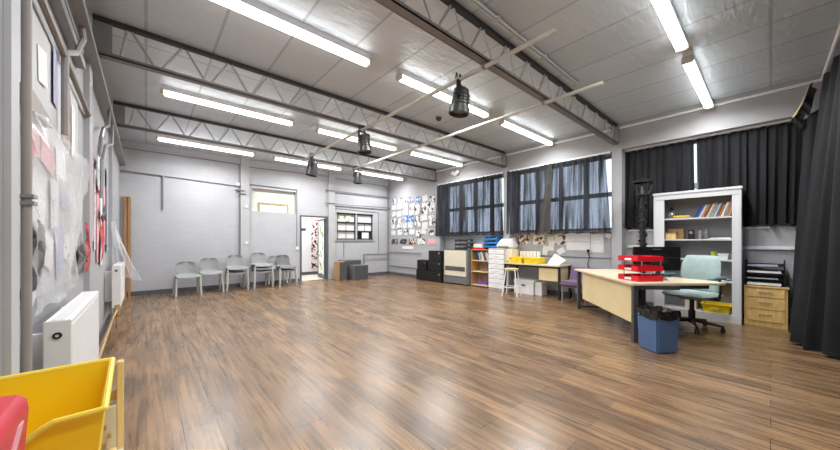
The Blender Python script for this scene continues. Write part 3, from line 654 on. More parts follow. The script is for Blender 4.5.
for x, lb in ((-.345, 'tall brown timber batten leaning in the corner, against the plastic side'), (-.28, 'tall brown timber batten leaning in the corner, on the chair side')):
    tag(MB().hexa([(x-.025, 9.50, 0), (x+.022, 9.50, 0), (x+.022, 9.54, 0), (x-.025, 9.54, 0)], [(x-.025, 9.55, 2.26), (x+.022, 9.55, 2.24), (x+.022, 9.588, 2.24), (x-.025, 9.588, 2.26)]).build('timber_batten', M['batten']), lb, 'batten', 'timber battens')

# ------------------------------------------------------------------ stacked chairs
def chair_mesh(mb, dz=0):
    prof = [(-.225, .40), (-.215, .435), (-.18, .448), (-.05, .440), (.08, .435), (.155, .445), (.19, .475), (.205, .53), (.222, .61), (.238, .69), (.246, .745), (.247, .762)]
    def fn(i, j):
        f = j*(len(prof)-1); k = min(int(f), len(prof)-2); a = f-k
        y = prof[k][0]*(1-a)+prof[k+1][0]*a; z = prof[k][1]*(1-a)+prof[k+1][1]*a
        w = .228-.034*min(1, max(0, (j-.45)/.15))
        if j > .74: w = .194-.115*((j-.74)/.26)**2.6
        if j < .1: w = .228-.02*((.1-j)/.1)**2
        u = (i-.5)*2
        dish = .018*u*u if j < .55 else 0
        wrap = -.045*u*u if j > .6 else -.045*u*u*max(0, (j-.4)/.2)
        return (u*w, y+wrap, z+dish+dz)
    return mb.shell(fn, 14, 26, .007)
def make_chair(loc, rz, label, m='chairp'):
    t = thing('stacking_chair', label, 'chair', loc, rz, 'stacked grey chairs')
    lbuild(chair_mesh(MB()), 'seat_shell', M[m], t, smooth=True)
    for s in (-1, 1):
        lbuild(MB().tube([(s*.19, -.15, .425), (s*.215, -.18, .40), (s*.235, -.22, .0)], .0225), 'leg', M['chairleg'], t, smooth=True)
        lbuild(MB().tube([(s*.19, .12, .425), (s*.215, .15, .40), (s*.235, .23, .0)], .0225), 'leg', M['chairleg'], t, smooth=True)
        lbuild(MB().tube([(s*.19, -.15, .425), (s*.19, .12, .425)], .011), 'seat_rail', M['chairleg'], t, smooth=True)
        for y in (-.22, .23): lbuild(MB().cyl((s*.235, y, 0), (s*.235, y, .03), .018, n=10), 'foot_cap', M['chairp'], t, smooth=True)
    return t
c1 = make_chair((.72, 8.97, 0), .05, 'single grey plastic chair closest to the timber battens')
def put(x, y, z, rz, lb, m=None):
    c = dup(c1, (x, y, z), rz, lb); return c
c2 = make_chair((1.19, 9.12, .0), .02, 'tall grey plastic chair, second from the timber battens'); c2.scale = (1.0, 1.0, 1.08)
put(1.74, 9.14, 0, .0, 'lower grey chair of the stack in front of the upright conduit')
put(1.74, 9.10, .12, .0, 'top grey chair of the stack in front of the upright conduit')
put(2.32, 9.14, 0, .12, 'bottom chair of the three-high stack under the cream hatch')
put(2.32, 9.115, .085, .12, 'middle chair of the three-high stack under the cream hatch')
put(2.32, 9.09, .17, .12, 'top chair of the three-high stack under the cream hatch')
cd = make_chair((2.93, 9.02, .09), .1, 'dark grey chair turned towards the door, top of its stack', 'chairpd')
dup(cd, (2.93, 9.05, 0), .1, 'dark grey chair turned towards the door, bottom of its stack')
put(2.78, 9.30, .06, -.1, 'grey chair half hidden behind the dark grey chair')

# ------------------------------------------------------------------ boxes
def crate(name, x0, x1, y0, y1, z0, z1, m, label, cat='box', front=None, lip=.012):
    t = thing(name, label, cat, ((x0+x1)/2, (y0+y1)/2, z0))
    MB().box(x0, x1, y0, y1, z0, z1, .006).build('body', M[m], t)
    return t
t = crate('speaker_cabinet', 4.49, 4.72, 8.86, 9.22, 0, .60, 'brownwood', 'tan sided speaker box standing beside the open door', 'speaker box')
MB().box(4.51, 4.74, 8.845, 8.862, .02, .58, .004).build('grille', M['boxg'], t); MB().box(4.72, 4.732, 8.87, 9.21, .01, .59).build('side_panel', M['black'], t)
MB().box(4.60, 4.66, 8.80, 8.845, .0, .06, .01).build('castor', M['chrome'], t)
for (x0, x1, y0, y1, z1, lb) in ((4.78, 5.42, 9.12, 9.5, .62, 'dark box standing behind the black cube by the door'), (4.93, 5.45, 8.72, 9.08, .47, 'black cube on the floor in front of the small windows')):
    t = crate('black_cube', x0, x1, y0, y1, 0, z1, 'heatg', lb, 'box'); MB().box(x0+.02, x1-.02, y0-.006, y0, .02, z1-.02, .003).build('front_panel', M['boxg'], t)
for (y0, y1, z0, z1, x0, lb) in ((6.545, 7.68, .01, .31, 6.62, 'long black box at the bottom of the black stack'), (7.2, 7.66, .315, .64, 6.64, 'small black box on the corner side of the black stack'),
                        (6.545, 7.13, .315, .63, 6.625, 'middle black box beneath the topmost, beside the heater'), (6.55, 7.10, .635, .95, 6.63, 'topmost black box of the stack beside the heater')):
    t = crate('black_box', x0, 6.868, y0, y1, z0, z1, 'black', lb); MB().box(x0-.006, x0, y0+.02, y1-.02, z0+.02, z1-.02, .002).build('front_panel', M['heatg'] if 0 else M['blackm'], t)
    MB().box(x0-.014, x0-.006, y0+.05, y0+.09, z1-.10, z1-.05).build('catch', M['chrome'], t)

# ------------------------------------------------------------------ gas heater
t = thing('gas_heater', 'cream and grey gas convector heater under the first sheer curtain', 'heater', (6.9, 6.1, 0))
MB().box(6.70, 6.98, 5.55, 6.52, .02, 1.0, .012).build('case', M['heatg'], t)
MB().box(6.675, 6.701, 5.62, 6.46, .24, .975, .008).build('front_panel', M['heaterc'], t)
MB().box(6.668, 6.676, 5.66, 6.42, .40, .52, .002).build('air_slot', M['heats'], t)
for z in (.425, .45, .475): MB().box(6.662, 6.669, 5.66, 6.42, z, z+.006).build('grille_bar', M['heatg'], t)
MB().box(6.672, 6.677, 5.63, 6.45, .385, .39).build('panel_seam', M['heats'], t)
MB().box(6.685, 6.701, 5.60, 6.50, .03, .22, .004).build('base_panel', M['heatg'], t)
t = thing('letter_tray_stack', 'black letter trays standing on top of the gas heater', 'letter trays', (6.95, 5.9, 1.0))
for k in range(3):
    z = 1.003+.115*k
    MB().box(6.72, 6.96, 5.60, 6.08, z, z+.008).box(6.72, 6.728, 5.60, 6.08, z, z+.05).box(6.952, 6.96, 5.60, 6.08, z, z+.06).box(6.72, 6.96, 6.072, 6.08, z, z+.06).build('tray', M['black'], t)
    MB().box(6.74, 6.94, 5.68, 6.02, z+.009, z+.03).build('paper_stack', M['paper'], t)
for x in (6.73, 6.95):
    for y in (5.62, 6.06): MB().cyl((x, y, 1.0), (x, y, 1.29), .006, n=8).build('post', M['black'], t, True)

# ------------------------------------------------------------------ low shelf unit + filing cabinet
t = thing('shelf_unit', 'low wooden shelf unit between the heater and white drawers', 'shelf unit', (6.95, 5.2, 0))
for y in (4.9, 5.52): MB().box(6.80, 7.10, y, y+.02, 0, 1.0).build('side_panel', M['tan'], t)
for z in (.03, .40, .70): MB().box(6.80, 7.09, 4.92, 5.52, z, z+.022).build('shelf', M['pine'], t)
MB().box(6.79, 7.10, 4.9, 5.54, 1.0, 1.022).build('top', M['tan'], t)
MB().box(7.09, 7.10, 4.92, 5.52, .03, 1.0).build('back_panel', M['brownp'], t)
def book(x, y, z, w, d, hgt, lean, m, label, group):
    b = MB(); s = math.tan(lean)*hgt
    def slab(y0, y1, xx0, xx1, zz0, zz1): return b.hexa([(xx0, y0, zz0), (xx1, y0, zz0), (xx1, y1, zz0), (xx0, y1, zz0)], [(xx0, y0+s, zz1), (xx1, y0+s, zz1), (xx1, y1+s, zz1), (xx0, y1+s, zz1)])
    t = thing('book', label, 'book', (x, y, z), 0, group)
    slab(y, y+w, x, x+d, z, z+hgt); b.build('cover', m, t)
    b2 = MB(); b2.hexa([(x+.004, y+w*.15, z+.0), (x+d+.002, y+w*.15, z), (x+d+.002, y+w*.85, z), (x+.004, y+w*.85, z)], [(x+.004, y+w*.15+s, z+hgt+.001), (x+d+.002, y+w*.15+s, z+hgt+.001), (x+d+.002, y+w*.85+s, z+hgt+.001), (x+.004, y+w*.85+s, z+hgt+.001)]); b2.build('pages', M['paper'], t)
for k, (ci, w) in enumerate(((2, .04), (5, .03), (6, .025), (2, .045), (5, .03), (7, .03), (0, .035))):
    book(6.83, 4.96+k*.055, .723, w, .18, .23-.01*(k % 3), .28, BOOKC[ci], '%s book leaning on the low shelf unit, %s from the white drawers' % (BOOKN[ci], cols[k]), 'leaning books in the low shelf unit')
for k in range(3):
    tag(MB().obox((6.93, 5.22, .065+.022*k), (.2, .42-.05*k, .02), (0, 0, .05*k), .004).build('folder', M['purplep'] if k else M['lavp']), ['lowest pale folder on the bottom shelf, beneath purple folders', 'middle purple folder on the bottom shelf', 'top purple folder on the bottom shelf'][k], 'folder')
t = thing('ring_binder', 'red binder lying on top of the low shelf unit', 'binder', (6.92, 5.3, 1.022)); MB().box(6.82, 7.06, 5.08, 5.5, 1.022, 1.072, .006).build('cover', M['red'], t); MB().box(6.825, 7.05, 5.09, 5.46, 1.03, 1.064).build('pages', M['paper'], t)
for k in range(3):
    tag(MB().obox((6.94, 5.33, 1.088+.034*k), (.22, .32-.02*k, .03), (0, 0, .06*k-.05), .003).build('paper_stack', M['paper']), ['lowest white paper pile over the red binder', 'middle white paper pile over the red binder', 'top white paper pile over the red binder'][k], 'paper stack')
t = thing('blue_tray', 'bright blue stacked tray on the low shelf unit and drawers', 'tray', (6.93, 4.95, 1.075))
for k in range(3):
    z = 1.075+.1*k
    MB().box(6.80, 7.06, 4.70, 5.1, z, z+.012).box(6.80, 6.812, 4.70, 5.1, z, z+.05).box(7.048, 7.06, 4.70, 5.1, z, z+.085).box(6.8, 7.06, 5.088, 5.1, z, z+.085).box(6.80, 7.06, 4.70, 4.712, z, z+.085).build('tray', M['bluetray'], t)
for x in (6.82, 7.04):
    for y in (4.715, 5.085): MB().box(x-.012, x+.012, y-.012, y+.012, 1.075, 1.36).build('post', M['bluetray'], t)
t = thing('filing_cabinet', 'white multi-drawer cabinet between the shelf unit and the stool', 'filing cabinet', (6.9, 4.62, 0))
MB().box(6.68, 7.10, 4.38, 4.87, 0, 1.06, .006).build('case', M['filecab'], t)
MB().box(6.672, 6.681, 4.385, 4.865, .03, 1.05).build('drawer_recess', M['conduit'], t)
for k in range(8):
    z = .05+k*.124
    dr = MB().box(6.665, 6.681, 4.395, 4.855, z, z+.113, .004).build('drawer', M['white'], t)
    MB().box(6.650, 6.665, 4.58, 4.67, z+.07, z+.088, .003).build('handle', M['wplastic'], dr)
t = thing('printer', 'white desktop printer on top of the white drawer cabinet', 'printer', (6.9, 4.5, 1.06))
MB().box(6.72, 7.06, 4.22, 4.66, 1.062, 1.20, .03).build('body', M['wplastic'], t)
MB().hexa([(6.74, 4.26, 1.20), (7.04, 4.26, 1.20), (7.04, 4.62, 1.20), (6.74, 4.62, 1.20)], [(6.84, 4.30, 1.30), (7.03, 4.30, 1.34), (7.03, 4.58, 1.34), (6.84, 4.58, 1.30)]).build('lid', M['white'], t)
MB().box(6.712, 6.722, 4.30, 4.60, 1.075, 1.12).build('paper_slot', M['heatg'], t)
tag(MB().box(6.72, 7.05, 4.20, 4.375, .74, 1.058, .004).build('document_box', M['cream']), 'cream box standing on the desk beside the white drawers', 'box')

# ------------------------------------------------------------------ cream desk with drawers, stool, trays
t = thing('classroom_desk', 'pale desk with black legs and drawer pedestal along the wall', 'desk', (6.8, 3.6, 0))
MB().box(6.50, 7.10, 2.93, 4.30, .70, .73, .004).build('desk_top', M['desktop'], t)
for x in (6.55, 7.06):
    for y in (2.96, 4.27): MB().box(x-.02, x+.02, y-.02, y+.02, 0, .70).build('leg', M['black'], t)
MB().box(6.53, 6.56, 2.95, 4.28, .66, .70).box(7.05, 7.07, 2.95, 4.28, .62, .70).box(6.55, 7.06, 4.26, 4.28, .66, .70).build('apron_rail', M['black'], t)
MB().box(6.56, 7.04, 2.985, 3.42, .38, .695).build('pedestal_case', M['deskpanel'], t)
for z in (.385, .54):
    dr = MB().box(6.545, 6.56, 2.99, 3.415, z, z+.15, .003).build('drawer', M['deskpanel'], t)
    MB().box(6.535, 6.545, 3.15, 3.26, z+.10, z+.115).build('handle', M['oak'], dr)
t = thing('stool', 'white legged stool with wooden seat in front of the pale desk', 'stool', (6.27, 3.93, 0), .3)
lbuild(MB().prism([(.16*math.cos(a*PI/8)*1.0, .16*math.sin(a*PI/8)) for a in range(16)], .60, .625, .004), 'seat', M['pine'], t)
lg = []
for sx in (-1, 1):
    for sy in (-1, 1): lbuild(MB().cyl((sx*.10, sy*.10, .60), (sx*.17, sy*.17, 0), .013, n=10), 'leg', M['white'], t, smooth=True)
lbuild(MB().tube([(.147, .147, .2), (-.147, .147, .2), (-.147, -.147, .2), (.147, -.147, .2), (.147, .147, .2)], .009), 'foot_ring', M['white'], t, smooth=True)
lbuild(MB().tube([(.11, .11, .585), (-.11, .11, .585), (-.11, -.11, .585), (.11, -.11, .585), (.11, .11, .585)], .011), 'seat_frame', M['white'], t, smooth=True)
def open_tray(t, x0, x1, y0, y1, z0, z1, m, th=.008, flare=.02, rim=.012, name='body'):
    mb = MB()
    def q(f, z, g=0): return [(x0-f+g, y0-f+g, z), (x1+f-g, y0-f+g, z), (x1+f-g, y1+f-g, z), (x0-f+g, y1+f-g, z)]
    o0, o1, i0, i1 = q(0, z0), q(flare, z1), q(0, z0+th, th), q(flare, z1, th)
    for k in range(4):
        l = (k+1) % 4; mb.hexa([o0[k], o0[l], i0[l], i0[k]], [o1[k], o1[l], i1[l], i1[k]])
    mb.hexa([(p[0], p[1], z0) for p in o0], [(p[0], p[1], z0+th) for p in o0])
    mb.build(name, m, t)
    r0, r1 = q(flare+rim, z1-.012), q(flare, z1-.012, th); s0, s1 = [(p[0], p[1], z1+.002) for p in r0], [(p[0], p[1], z1+.002) for p in r1]
    rm = MB()
    for k in range(4):
        l = (k+1) % 4; rm.hexa([r0[k], r0[l], r1[l], r1[k]], [s0[k], s0[l], s1[l], s1[k]])
    rm.build('rim', m, t)
for y0, y1, lb in ((3.86, 4.17, 'yellow plastic tray on the pale desk beside the printer'), (3.47, 3.78, 'yellow plastic tray on the pale desk, closer to the leaning papers')):
    t = thing('yellow_tray', lb, 'tray', (6.7, (y0+y1)/2, .732), 0, 'yellow trays on the desk'); open_tray(t, 6.57, 6.93, y0, y1, .732, .865, M['yellowb'])
    MB().box(6.535, 6.548, (y0+y1)/2-.05, (y0+y1)/2+.05, .79, .83).build('label_slot', M['yellowrim'], t)
for k in range(6):
    tag(MB().obox((7.035, 4.12-.09*k, .868), (.06+.0*k, .07, .27), (0, 0, 0), .003).build('magazine_file', M['paper'] if k % 2 else M['lpaper']), 'white file box standing behind the yellow trays, %s from the printer' % cols[k], 'file box', 'white file boxes on the pale desk')
tag(MB().hexa([(6.78, 3.34, .735), (6.785, 3.34, .735), (6.625, 3.00, .735), (6.62, 3.0, .735)], [(7.03, 3.28, .965), (7.035, 3.28, .965), (6.875, 2.96, .83), (6.87, 2.96, .83)]).build('leaning_paper', M['paper']), 'large white sheet leaning on the pale desk end', 'paper')
t = thing('storage_box', 'white box with handle hole on the floor beneath the pale desk', 'box', (6.85, 3.8, 0))
MB().box(6.68, 7.0, 3.62, 4.12, 0, .33, .006).build('body', M['white'], t); MB().box(6.672, 7.008, 3.612, 4.128, .27, .335, .004).build('lid', M['paper'], t); MB().box(6.670, 6.673, 3.82, 3.92, .19, .23).build('handle_hole', M['heatg'], t)
tag(MB().box(6.72, 6.98, 3.44, 3.60, 0, .30, .006).build('storage_box', M['lpaper']), 'narrow off-white box beneath the drawers of the pale desk', 'box')

# ------------------------------------------------------------------ purple chair
t = thing('visitor_chair', 'low purple upholstered chair between the two desks', 'chair', (6.6, 2.56, 0))
MB().box(6.26, 6.82, 2.30, 2.84, .34, .44, .035).build('seat', M['purple'], t, True)
MB().hexa([(6.80, 2.28, .42), (6.88, 2.28, .42), (6.88, 2.86, .42), (6.80, 2.86, .42)], [(6.90, 2.28, .69), (6.97, 2.28, .69), (6.97, 2.86, .69), (6.90, 2.86, .69)]).build('backrest', M['purple'], t)
for x, y in ((6.31, 2.35), (6.31, 2.79), (6.83, 2.35), (6.83, 2.79)): MB().cyl((x, y, 0), (x, y, .345), .014, n=10).build('leg', M['conduit'], t, True)
MB().box(6.30, 6.84, 2.34, 2.80, .325, .345).build('seat_frame', M['heatg'], t)

# ------------------------------------------------------------------ teacher's desk
t = thing('teacher_desk', 'large pale corner desk with graphite legs carrying red letter trays', 'desk', (5.3, 1.4, 0))
A, Bq = Vector((5.99, 2.43)), Vector((4.45, 1.12)); C_ = Vector((5.36, .36))
poly = [tuple(A), tuple(Bq), (5.28, .40), tuple(C_), (5.55, .58), (5.62, .85), (5.72, 1.05), (5.88, 1.25), (6.15, 1.5), (6.5, 1.86)]
MB().prism(poly, .703, .733, .004).build('desk_top', M['desktop'], t)
dn = (A-Bq).normalized(); nn = Vector((dn.y, -dn.x))
def dquad(a0, a1, n0, n1): return [tuple(Bq+dn*a0+nn*n0), tuple(Bq+dn*a1+nn*n0), tuple(Bq+dn*a1+nn*n1), tuple(Bq+dn*a0+nn*n1)]
LN = (A-Bq).length
MB().prism(dquad(.13, LN-.24, .06, .08), .22, .70).build('modesty_panel', M['deskpanel'], t)
MB().prism(dquad(.035, .095, .035, .085), 0, .703).build('leg', M['deskleg'], t)
MB().prism(dquad(LN-.10, LN-.04, .035, .085), 0, .703).build('leg', M['deskleg'], t)
MB().prism(dquad(LN-.10, LN-.04, .56, .61), 0, .703).build('leg', M['deskleg'], t)
MB().prism(dquad(LN-.10, LN-.04, .035, .61), .03, .065).build('foot_bar', M['deskleg'], t)
dc = (C_-Bq).normalized(); nc = Vector((-dc.y, dc.x))
def cquad(a0, a1, n0, n1): return [tuple(Bq+dc*a0+nc*n0), tuple(Bq+dc*a1+nc*n0), tuple(Bq+dc*a1+nc*n1), tuple(Bq+dc*a0+nc*n1)]
MB().prism(cquad(.05, 1.0, .035, .065), .655, .703).build('rail', M['deskleg'], t)
MB().prism(cquad(.33, .40, .30, .36), .05, .703).build('leg', M['deskleg'], t)
MB().prism(cquad(.30, .95, .29, .35), .0, .045).build('foot_bar', M['conduit'], t)
MB().prism(dquad(.04, .09, .09, .55), .655, .703).build('rail', M['deskleg'], t)

# red letter trays
rz = math.radians(-35)
t = thing('letter_tray_stack', 'three tier red letter trays on the pale corner desk', 'letter trays', (4.88, 1.16, .734), rz)
for k in range(3):
    z = .004+.125*k
    mb = MB().box(-.155, .20, -.16, .16, z, z+.008).box(-.155, .20, -.168, -.158, z, z+.066).box(-.155, .20, .158, .168, z, z+.066).box(.192, .20, -.16, .16, z, z+.066)
    mb.box(-.155, -.147, -.16, -.06, z, z+.066).box(-.155, -.147, .06, .16, z, z+.066)
    tr = lbuild(mb, 'tray', M['red'], t)
    lbuild(MB().box(-.15, .16, -.15, .15, z+.009, z+.028), 'paper_stack', M['paper'], t, parent=tr)
for x in (-.08, .185):
    for y in (-.15, .15): lbuild(MB().cyl((x, y, 0), (x, y, .30), .005, n=8), 'post', M['chrome'], t, smooth=True)
# monitor
rz = math.radians(-48)
t = thing('computer_monitor', 'black computer monitor seen from behind the red letter trays', 'monitor', (5.60, 1.10, .75), rz)
lbuild(MB().box(-.32, .32, .0, .04, .07, .415, .008), 'back_shell', M['screen'], t)
lbuild(MB().box(-.12, .12, -.05, .0, .14, .32, .02), 'rear_bulge', M['black'], t)
lbuild(MB().box(-.31, .31, .0395, .042, .09, .40), 'screen', M['blackm'], t)
lbuild(MB().box(-.03, .03, -.045, -.01, .0, .16), 'neck', M['black'], t)
lbuild(MB().box(-.13, .13, -.11, .09, 0, .012, .005), 'stand_base', M['black'], t)
lbuild(MB().box(-.06, .06, -.002, .0, .375, .382), 'badge', M['conduit'], t)
lbuild(MB().box(-.315, .315, -.002, .0, .255, .258), 'seam', M['conduit'], t)
t = thing('telephone', 'small dark telephone on the corner desk before the monitor', 'telephone', (5.10, 1.0, .734)); 
MB().hexa([(5.02, .98, .734), (5.13, .88, .734), (5.22, .98, .734), (5.11, 1.08, .734)], [(5.05, 1.0, .765), (5.14, .92, .765), (5.20, .98, .79), (5.11, 1.06, .79)]).build('body', M['heatg'], t)
MB().cyl((5.08, 1.04, .80), (5.18, .95, .80), .018, n=10).build('handset', M['black'], t, True)

# ------------------------------------------------------------------ office chair
t = thing('office_chair', 'mint green swivel chair behind the pale corner desk', 'office chair', (5.87, .75, 0), math.radians(-112))
def cush(mb, c, sx, sy, sz, n=14):   # rounded cushion
    def pt(i, j, top):
        u, v = i*2-1, j*2-1
        k = (1-abs(u)**4)*(1-abs(v)**4); e = .86+.14*math.sqrt(max(0, 1-.5*(u*u*v*v)))
        return (c[0]+u*sx*e, c[1]+v*sy*e, c[2]+(sz if top else -sz)*k**.35*(1-.15*(1-u*u)*(1 if top else 0)))
    mb.grid(lambda i, j: pt(i, j, True), n, n); mb.grid(lambda i, j: pt(1-i, j, False), n, n); return mb
lbuild(cush(MB(), (0, -.02, .49), .27, .26, .05), 'seat', M['mint'], t, smooth=True)
def back(i, j, f):
    u = i*2-1; zz = .50+.54*j; w = .19+.055*math.sin(j*PI*.75+.3); w *= 1-.10*max(0, j-.85)/.15
    y = .235+.05*j*j-.06*math.sin(j*PI)*.4-.05*u*u
    k = (1-abs(u)**5)**.4*(1-abs(2*j-1)**8)**.4
    return (u*w, y+f*.032*k, zz)
lbuild(MB().grid(lambda i, j: back(i, j, -1), 14, 16).grid(lambda i, j: back(1-i, j, 1), 14, 16), 'backrest', M['mint'], t, smooth=True)
lbuild(MB().tube([(0, .0, .42), (0, .22, .42), (0, .31, .50), (0, .30, .66)], .02), 'back_bracket', M['black'], t, smooth=True)
for s in (-1, 1):
    lbuild(MB().tube([(s*.16, .05, .44), (s*.29, .05, .45), (s*.31, .05, .58), (s*.31, .02, .73)], .015), 'arm_post', M['black'], t, smooth=True)
    lbuild(cush(MB(), (s*.31, -.02, .745), .035, .17, .02, 8), 'armrest', M['teal'], t, smooth=True)
lbuild(MB().cyl((0, 0, .10), (0, 0, .44), .028, n=14).cyl((0, 0, .08), (0, 0, .26), .04, n=14).box(-.1, .1, -.12, .1, .42, .445), 'gas_column', M['black'], t, smooth=True)
for k in range(5):
    a = 2*PI*k/5+.35; ca, sa = math.cos(a), math.sin(a)
    lbuild(MB().cyl((.03*ca, .03*sa, .12), (.335*ca, .335*sa, .085), .026, .016, n=10), 'base_spoke', M['black'], t, smooth=True)
    cs = lbuild(MB().cyl((.32*ca, .32*sa, .05), (.32*ca, .32*sa, .095), .012, n=8).ball((.32*ca, .32*sa, .058), .022, 8), 'caster', M['black'], t, smooth=True)
    lbuild(MB().cyl((.32*ca-.02*sa, .32*sa+.02*ca, .027), (.32*ca-.008*sa, .32*sa+.008*ca, .027), .027, n=14).cyl((.32*ca+.008*sa, .32*sa-.008*ca, .027), (.32*ca+.02*sa, .32*sa-.02*ca, .027), .027, n=14), 'wheel', M['black'], t, parent=cs, smooth=True)

# ------------------------------------------------------------------ blue bin
rz = math.radians(-34)
t = thing('waste_bin', 'blue waste bin with black liner beside the pale corner desk', 'bin', (4.40, .86, 0), rz)
mb = MB(); w0, w1, H = .13, .143, .47
def sq(w, z): return [(-w, -w, z), (w, -w, z), (w, w, z), (-w, w, z)]
mb.hexa(sq(w0, 0), sq(w1, H-.05)); bmesh.ops.bevel(mb.bm, geom=mb.bm.edges[:], offset=.015, segments=2, affect='EDGES')
lbuild(mb, 'body', M['blue'], t)
def liner(i, j):
    a = 2*PI*i; r = 1/max(abs(math.cos(a)), abs(math.sin(a)))*.9+.1
    if j < .55: w = .150+.004*math.sin(a*9+j*9)+.003*math.sin(a*17); z = H-.095+.010*math.sin(a*5)+(j/.55)*(.10-.006*math.sin(a*3))
    else: w = .152-(j-.55)*.12+.006*math.sin(a*11); z = H+.008-(j-.55)*.19+.007*math.sin(a*4)
    return (min(max(w*r*math.cos(a), -w), w), min(max(w*r*math.sin(a), -w), w), z)
lbuild(MB().grid(liner, 72, 14), 'bin_liner', M['bag'], t, smooth=True)
lbuild(MB().box(-.13, .13, -.13, .13, H-.06, H-.05), 'liner_bottom', M['bag'], t)
lbuild(MB().cyl((-.0, -.1215, .015), (.0, -.116, .015), .035, n=16).box(.04, .075, -.1255, -.118, .02, .05, .004), 'foot_notch', M['deskleg'], t)

# ------------------------------------------------------------------ lamp post
t = thing('lamp_post', 'black street lantern prop standing beside the tall bookcase', 'lamp post', (6.58, 1.50, 0))
MB().cyl((6.58, 1.50, 0), (6.58, 1.50, 2.02), .048, n=12).lathe([(.15, 0), (.15, .06), (.09, .10), (.06, .16)], (6.58, 1.50, 0), 16).build('post', M['black'], t, True)
cg = MB(); zc = 2.05
for k in range(4):
    a = PI/4+k*PI/2; ca, sa = math.cos(a), math.sin(a); cg.cyl((6.58+.10*ca, 1.5+.10*sa, zc+.02), (6.58+.165*ca, 1.5+.165*sa, zc+.25), .012, n=8)
cg.lathe([(.001, 0), (.125, 0), (.125, .03), (.001, .03)], (6.58, 1.5, zc), 4, Matrix.Rotation(PI/4, 4, 'Z')); cg.lathe([(.185, 0), (.185, .025), (.15, .03), (.15, 0), (.185, 0)], (6.58, 1.5, zc+.23), 4, Matrix.Rotation(PI/4, 4, 'Z'))
cg.build('lantern_cage', M['black'], t)
MB().lathe([(.165, .0), (.165, .012), (.03, .03), (.014, .06), (.016, .085), (.001, .10)], (6.58, 1.5, zc+.255), 4, Matrix.Rotation(PI/4, 4, 'Z')).build('lantern_cap', M['black'], t)
MB().cyl((6.58, 1.5, zc+.03), (6.58, 1.5, zc+.17), .028, n=10).build('candle_bulb', M['heatg'], t, True)
iv = MB()
for k in range(70):
    a = k*2.4; z = .9+k*.0158; iv.obox((6.58+.055*math.cos(a), 1.5+.055*math.sin(a), z), (.05, .04, .006), (random.uniform(-.9, .9), random.uniform(-.9, .9), a))
o = iv.build('wrapped_garland', M['blackm'], t)

# ------------------------------------------------------------------ tall bookcase
bx0, bx1, by0, by1 = 6.62, 6.985, .288, 1.35
t = thing('bookcase', 'tall grey tambour bookcase with open shelves behind the mint chair', 'bookcase', (6.9, .82, 0))
MB().box(bx0, bx1, by0, by0+.025, 0, 2.03).build('side_panel', M['steel'], t); MB().box(bx0, bx1, by1-.025, by1, 0, 2.03).build('side_panel', M['steel'], t)
MB().box(bx0-.012, bx1, by0-.012, by1+.012, 2.03, 2.07, .004).box(bx0, bx0+.03, by0+.02, by1-.02, 1.95, 2.03).build('top', M['steel'], t)
MB().box(bx0, bx1-.01, by0+.025, by1-.025, 0, .13).build('plinth', M['steel'], t)
MB().box(bx1-.012, bx1-.002, by0+.025, by1-.025, .13, 2.03).build('back_panel', M['steeld'], t)
MB().box(bx0+.005, bx0+.035, by0+.025, by0+.10, .13, 1.95).build('tambour_door', M['shutter'], t); MB().box(bx0+.005, bx0+.035, by1-.145, by1-.025, .13, 1.95).build('tambour_door', M['shutter'], t)
for z in (.63, .96, 1.28, 1.63): MB().box(bx0+.05, bx1-.012, by0+.025, by1-.025, z-.022, z).build('shelf', M['steel'], t)
y = .39; seq = [3, 4, 5, 2, 4, 6, 7, 5, 3, 2, 6, 4, 2, 1, 0]
for k, ci in enumerate(seq):
    w = random.choice((.016, .02, .026)); book(6.725, y, 1.631, w, .17, random.uniform(.19, .235), -.0-.32-.012*k if 0 else -(.0)+.0+(-.30 if 0 else .30)*(-1), BOOKC[ci], '%s book leaning on the top shelf, number %d counted from the drawers end' % (BOOKN[ci], k+1), 'leaning books on the top shelf') if 0 else book(6.725, y+.03, 1.631, w, .17, random.uniform(.19, .235), -.28-.01*k, BOOKC[ci], '%s book, %s along the leaning row on the top shelf, from the drawers end' % (BOOKN[ci], ['first', 'second', 'third', 'fourth', 'fifth', 'sixth', 'seventh', 'eighth', 'ninth', 'tenth', 'eleventh', 'twelfth', 'thirteenth', 'fourteenth', 'fifteenth'][k]), 'leaning books on the top shelf')
    y += w+.008
for k, m_ in enumerate((BOOKC[3], M['yellowb'])):
    tag(MB().obox((6.785, .98+.02*k, 1.643+.022*k), (.17, .24-.03*k, .02), (0, 0, .1*k), .002).build('magazine', m_), ['brown magazine lying flat on the top shelf', 'yellow magazine on top of the brown magazine'][k], 'magazine')
t = thing('glass_jar', 'round smoky jar with stopper on the top shelf', 'jar', (6.775, 1.13, 1.63))
MB().lathe([(.001, 0), (.045, .0), (.062, .03), (.062, .07), (.045, .11), (.02, .125)], (6.775, 1.13, 1.632), 20).build('bowl', M['jar'], t, True); MB().lathe([(.022, .125), (.022, .16), (.03, .165), (.012, .19), (.001, .2)], (6.775, 1.13, 1.632), 16).build('stopper', M['black'], t, True)
t = thing('wooden_box', 'light wooden box on the second shelf', 'box', (6.725, 1.14, 1.282)); MB().box(6.685, 6.845, 1.06, 1.195, 1.282, 1.385, .004).build('body', M['pine'], t); MB().box(6.682, 6.848, 1.057, 1.198, 1.368, 1.39, .003).build('lid', M['tan'], t)
tag(MB().box(6.855, 6.965, .98, 1.19, 1.282, 1.46, .004).build('cardboard_box', M['tan']), 'brown box standing behind the light wooden box', 'box')
